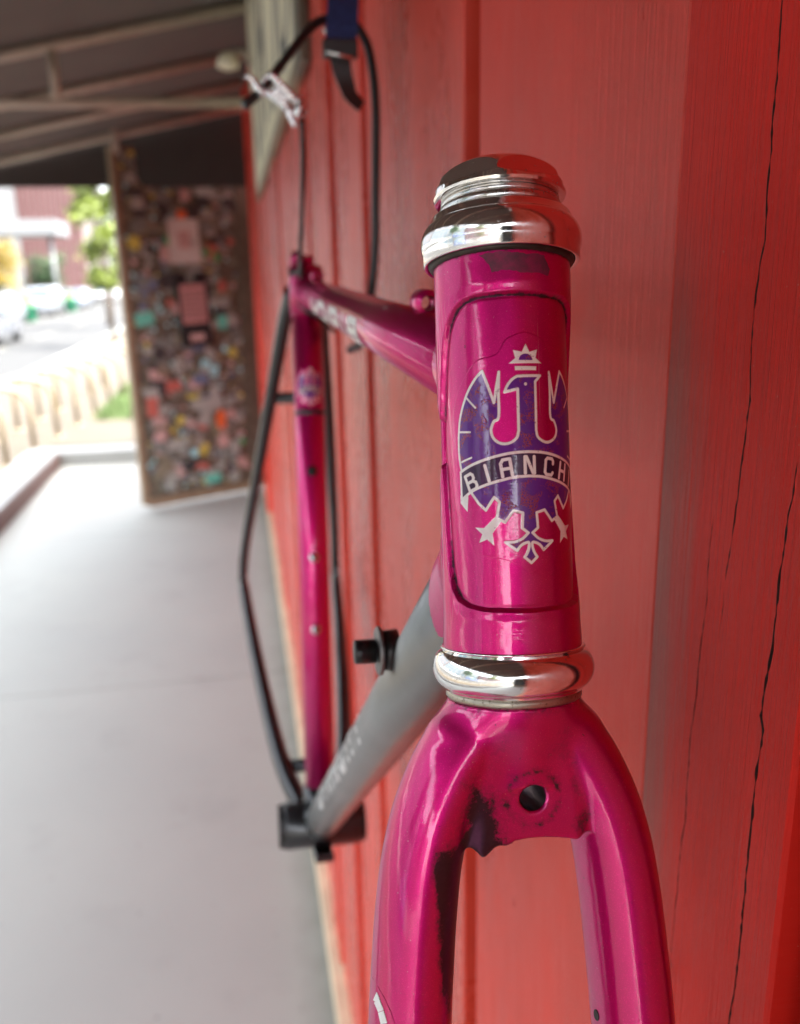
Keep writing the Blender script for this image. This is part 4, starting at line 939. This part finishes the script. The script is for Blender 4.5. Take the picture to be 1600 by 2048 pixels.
# small eagle decal low on the seat tube
def to_seat(V): V = V.copy(); V[:, 1] += 604; return V
badge('seat_decal', .55, 14.33, stb, .62, 160, .05, to_seat)
V, F = lathe([(14.45, 134), (14.5, 134.2), (14.5, 138), (14.45, 138.2)], 60); part('seat_band', [(a, b + 604, c) for a, b, c in V], F[:-2], M['decal_dark'], True, stb)
# bottom bracket shell
V, F = sweep([(-36, 604, -258), (-34.5, 604, -258), (34.5, 604, -258), (36, 604, -258)], [20.5, 22, 22, 20.5], 48); bs = part('bottom_bracket', V, F, M['blackpaint'])
for s in (-1, 1):
    V, F = sweep([(s * 35.9, 604, -258), (s * 41, 604, -258)], [21.0, 20.0], 12); part('bearing_cup', V, F, M['blackmetal'], False, bs)
ptube('seat_socket', [(0, 604, -250), (0, 604, -222)], [18, 16.4], M['blackpaint'], 40, bs)
ptube('down_socket', [(0, 604, -258), lerp3(*DT, .955)], [19, 17.6], M['blackpaint'], 40, bs)
part('cable_guide', *(lambda q: (q.V, q.F))(MB().box(-9, 9, 578, 606, -287, -279, bev=2)), M['blackpaint'], False, bs)
# rear triangle
for s in (-1, 1):
    P = spline([(s * 13, 612, 256), (s * 20, 660, 228), (s * 40, 790, 115), (s * 58, 925, 10), (s * 64, 985, -50)], 6)
    ptube('seat_stay', P, [7.6 - 1.6 * i / (len(P) - 1) for i in range(len(P))], M['blackpaint'], 24)
    P = spline([(s * 14, 618, -254), (s * 34, 690, -214), (s * 52, 840, -130), (s * 64, 980, -48)], 6)
    ptube('chain_stay', P, [9.5 - 2.0 * i / (len(P) - 1) for i in range(len(P))], M['blackpaint'], 24, None, ((0, 0, 1), 1.15))
    part('rear_dropout', *(lambda q: (q.V, q.F))(MB().box(s * 65 - 3.5, s * 65 + 3.5, 962, 1008, -78, -18, bev=1.4)), M['blackpaint'], False)
ptube('stay_bridge', [(-31, 730, 168), (31, 730, 168)], 6.5, M['blackpaint'], 20)
ptube('stay_bridge', [(-31, 676, -222), (31, 676, -222)], 7, M['blackpaint'], 20)
# cable stops on the top tube
def stop(b, parent, r=5.2, m='paint'):
    t = b / 604; c = lerp3(*TT, t); V, F = lathe([(r - 2.3, -6), (r - .4, -6), (r, -5.4), (r, 5.4), (r - .4, 6), (r - 2.3, 6)], 32)
    q = Vector((0, 604, 179)).normalized().to_track_quat('Z', 'X').to_matrix(); o_ = Vector((c[0], c[1], c[2] + 17.5))
    V = [tuple(q @ Vector(v) + o_) for v in V]; F = F[:-2]; n = 32
    F += [(5 * n + k, k, (k + 1) % n, 5 * n + (k + 1) % n) for k in range(n)]
    return part('cable_stop', V, F, M[m], True, parent)
# shifter boss with black barrel on the near side of the down tube
sb = part('shifter_boss', *sweep([(-13, 110, -17), (-19.5, 110, -17)], [8.5, 8.0], 40), M['blackmetal'], True, dt)
part('boss_washer', *sweep([(-19.4, 110, -17), (-19.7, 110, -17), (-21.0, 110, -17), (-21.3, 110, -17)], [9.3, 9.9, 9.9, 9.4], 48), M['dullmetal'], True, dt)
part('boss_bolt', *sweep([(-22, 110, -17), (-30, 110, -17), (-30.6, 110, -17)], [4.9, 4.9, 4.4], 28), M['blackmetal'], True, dt)
# ---- lettering on the tubes (flat letters laid on the round tube)
def letters(word, A, B, Rt, t0, t1, roll, hgt, m, parent, name='letter', wf=.55, th=1.3):
    A = Vector(A); B = Vector(B); d = (B - A); ax = d.normalized(); Lw = d.length; x = Vector((1, 0, 0)); upv = ax.cross(x) * -1
    if upv.z < 0: upv = -upv
    for i, ch in enumerate(word):
        tc = Lw * (t0 + (t1 - t0) * (i + .5) / len(word)); wd = Lw * abs(t1 - t0) / len(word) * wf; sgn = 1 if t1 > t0 else -1
        mb = MB()
        for st_ in LET[ch]:
            P = [];
            for (a, b), (c, d_) in zip(st_[:-1], st_[1:]):
                for k in range(4): P.append((a + (c - a) * k / 4, b + (d_ - b) * k / 4))
            P.append(st_[-1]); Q = []
            for a, b in P:
                phi = roll + b * hgt / 2 / Rt; nrm = (-x) * math.cos(phi) + upv * math.sin(phi)
                Q.append((A + ax * (tc + sgn * a * wd / 2) + nrm * (Rt + .12), nrm))
            for (p, n_), (q, n2_) in zip(Q[:-1], Q[1:]):
                tv = (q - p); 
                if tv.length < 1e-6: continue
                tv.normalize(); sd_ = n_.cross(tv).normalized() * th / 2; p = p - tv * th * .3; q = q + tv * th * .3
                mb.add([p - sd_, p + sd_, q + sd_, q - sd_, p - sd_ + n_ * .12, p + sd_ + n_ * .12, q + sd_ + n_ * .12, q - sd_ + n_ * .12],
                       [(0, 3, 2, 1), (4, 5, 6, 7), (0, 1, 5, 4), (1, 2, 6, 5), (2, 3, 7, 6), (3, 0, 4, 7)])
        part(name, mb.V, mb.F, m, False, parent)
LET = {k: [[(a / 1.3, b / 2.2) for a, b in s] for s in v] for k, v in G.items()}
letters('BIANCHI', DT[0], DT[1], 16.0, .76, .33, .42, 26, M['decal_white'], dt, wf=.5, th=5.0)
letters('BIANCHI', TT[0], TT[1], 13.4, .32, .74, -.30, 11, M['decal_white'], tt, wf=.85, th=4.4)  # white letters thickened to stand in for the tube's pale highlight band
stop(97, tt); stop(500, tt, 5.6, 'maroon')

# ---- brake cable: black housing looped up through the strap, thin inner cable to the seat cluster
bc = empty('brake_cable', label='black brake cable looped over the blue strap above the bicycle frame', cat='cable')
P = spline([onY(488, 212, .74), onY(520, 183, .745), onY(562, 130, .75), onY(600, 80, .757), onY(632, 47, .765), onY(665, 36, .772), onY(700, 42, .775), onY(728, 75, .772), onY(742, 120, .768), onY(751, 200, .762), onY(752, 300, .757), onY(751, 400, .752), onY(750, 500, .75), onY(742, 590, .75), onY(725, 680, .765), onY(700, 700, .80)], 6)
V, F = sweep(P, .0036, 16); obj('housing', mesh(V, F, 'housing'), M['black'], bc, True)
P = spline([onY(604, 236, .735), onY(606, 320, .745), onY(604, 420, .765), onY(601, 500, .80), onY(602, 545, .835), onY(610, 585, .845), onY(626, 622, .848), onY(648, 645, .852), onY(668, 662, .88)], 6)
V, F = sweep(P, .0020, 12); obj('inner_cable', mesh(V, F, 'inner_cable'), M['black'], bc, True)
P = spline([onY(584, 560, .88), onY(592, 545, .86), onY(604, 548, .85), onY(592, 595, .85), onY(610, 618, .846), onY(632, 632, .846), onY(655, 652, .856)], 6)
V, F = sweep(P, .0024, 12); obj('cable_wrap', mesh(V, F, 'cable_wrap'), M['black'], bc, True)
V, F = sweep([onY(586, 575, .875), onY(592, 540, .87)], [.005, .0065], 12); obj('cable_wrap', mesh(V, F, 'cable_wrap'), M['black'], bc, True)

# ---- chrome brake hanger clipped on the housing
hg = empty('cable_hanger', onY(560, 190, .738), label='bright chrome brake cable hanger clipped to the black cable loop', cat='hanger')
def hp(px, py, dy=0): v = onY(px, py, .734 + dy); return tuple(v[i] - hg.location[i] for i in range(3))
def hpart(name, P, r, flat=None, n=14, m='alloy', sp_=True):
    P = spline([hp(*p) for p in P], 5) if sp_ else [hp(*p) for p in P]
    rr_ = r if not hasattr(r, '__len__') else [r[0] + (r[-1] - r[0]) * i / (len(P) - 1) for i in range(len(P))]
    V, F = sweep(P, rr_, n, True, flat); return obj(name, mesh(V, F, name), M[m], hg, True)
hpart('arm', [(540, 149), (556, 165), (572, 181), (590, 201)], .0032, ((0, 1, 0), 1.5))
hpart('arm', [(520, 184, .004), (536, 186, .004), (552, 196, .004), (575, 217, .004)], .0030, ((0, 1, 0), 1.6))
hpart('web', [(548, 176, .002), (560, 190, .002), (575, 205, .002)], .0022, ((0, 1, 0), 1.0))
hpart('hook', [(489, 154, .004), (498, 154, .004), (508, 162, .004), (515, 177, .004), (526, 185, .004)], [.0012, .0030], ((0, 1, 0), 1.5))
hpart('hook', [(540, 150, .006), (530, 158, .008), (527, 168, .010)], [.0024, .0014])
hpart('tail', [(577, 214, .004), (580, 228, .004), (586, 243, .003), (592, 253, .002)], [.0030, .0016], ((0, 1, 0), .8))
hpart('pinch_bolt', [(597, 216, -.006), (608, 224, -.008)], .0064, None, 24, 'alloy', False)
hpart('pinch_bolt', [(590, 199, .002), (604, 206, .002)], .0040, None, 18, 'alloy', False)
hpart('bolt_socket', [(606, 222.5, -.0095), (608.5, 224.3, -.0099)], .0022, None, 10, 'hole', False)

# ---- blue strap with its buckle
stp = empty('hanging_strap', onY(684, 60, .742), label='blue webbing strap with black buckle and loose black tail on the red wall', cat='strap')
def ribbon(name, P, wd, th, m, nrm=(0, -1, 0)):
    P = [Vector(p) - stp.location for p in P]; V = []; F = []; n_ = Vector(nrm)
    for i, p in enumerate(P):
        t_ = (P[min(i + 1, len(P) - 1)] - P[max(i - 1, 0)]).normalized(); s_ = t_.cross(n_).normalized(); w_ = wd[0] + (wd[1] - wd[0]) * i / (len(P) - 1); f_ = s_.cross(t_)
        for a, b in ((-1, -1), (1, -1), (1, 1), (-1, 1)): V.append(p + s_ * a * w_ / 2 + f_ * b * th / 2)
    for i in range(len(P) - 1):
        for k in range(4): F.append((i * 4 + k, i * 4 + (k + 1) % 4, i * 4 + 4 + (k + 1) % 4, i * 4 + 4 + k))
    F += [(3, 2, 1, 0), tuple(len(V) - 4 + k for k in range(4))]
    o = obj(name, mesh(V, F, name), m, stp, False); return o
ribbon('webbing', [onY(688, -90, .80), onY(687, -30, .762), onY(686, 10, .748), onY(684, 50, .742), onY(682, 88, .740)], (.0245, .0235), .0022, M['strap'])
ribbon('webbing', [onY(687, -30, .80), onY(687, 10, .797), onY(685, 60, .79), onY(682, 92, .775)], (.0245, .0235), .0022, M['strap'])
b0 = onY(680, 96, .742); mb = MB(); q = stp.location
mb.box(b0[0] - .0135 - q.x, b0[0] + .0135 - q.x, b0[1] - .005 - q.y, b0[1] + .005 - q.y, b0[2] - .0075 - q.z, b0[2] + .006 - q.z, Matrix.Rotation(R(0), 4, 'Y'), .0018)
mb.build('buckle', M['blackmetal'], stp)
V, F = sweep([Vector(onY(652, 103, .735)) - q, Vector(onY(706, 117, .735)) - q], .0014, 10); obj('buckle_pin', mesh(V, F, 'pin'), M['chrome_worn'], stp, True)
V, F = sweep([Vector(onY(655 + 7 * math.cos(a * .785), 60 + 8 * math.sin(a * .785), .752)) - q for a in range(9)], .0010, 8); obj('ring', mesh(V, F, 'ring'), M['chrome_worn'], stp, True)
ribbon('strap_tail', spline([onY(678, 104, .742), onY(684, 140, .741), onY(693, 170, .742), onY(702, 192, .745), onY(722, 213, .75)], 5), (.0165, .0085), .0022, M['black'])
V, F = sweep([Vector((DW + .01, .80, 2.02)) - q, Vector((DW - .03, .80, 2.03)) - q, Vector((DW - .075, .80, 2.03)) - q, Vector((.105, .80, 2.00)) - q, Vector((.09, .80, 1.99)) - q], .004, 10); obj('wall_hook', mesh(V, F, 'hook'), M['blackmetal'], stp, True)
# brackets that carry the frame on the wall (low, behind the shell)

# dried insect husk caught in the crack
hk = empty('insect_husk', (DW - .001, .2560, 1.4385), label='tiny dried brown insect husk stuck at the foot of a wall crack beside the fork', cat='insect')
rr = random.Random(2); mb = MB(); mb.tube([(0, 0, .004), (-.0008, .0002, .001), (-.0006, -.0002, -.003)], [.0003, .0009, .0004], 8)
mb.build('shell', M['bark'], hk, True); mb = MB()
for k in range(9): z = rr.uniform(-.003, .003); mb.tube([(-.0006, 0, z), (-.0018, rr.uniform(-.001, .001), z + rr.uniform(-.001, .001)), (-.0012, rr.uniform(-.002, .002), z + rr.uniform(-.0026, .001))], .00011, 5)
mb.build('legs', M['bark'], hk)
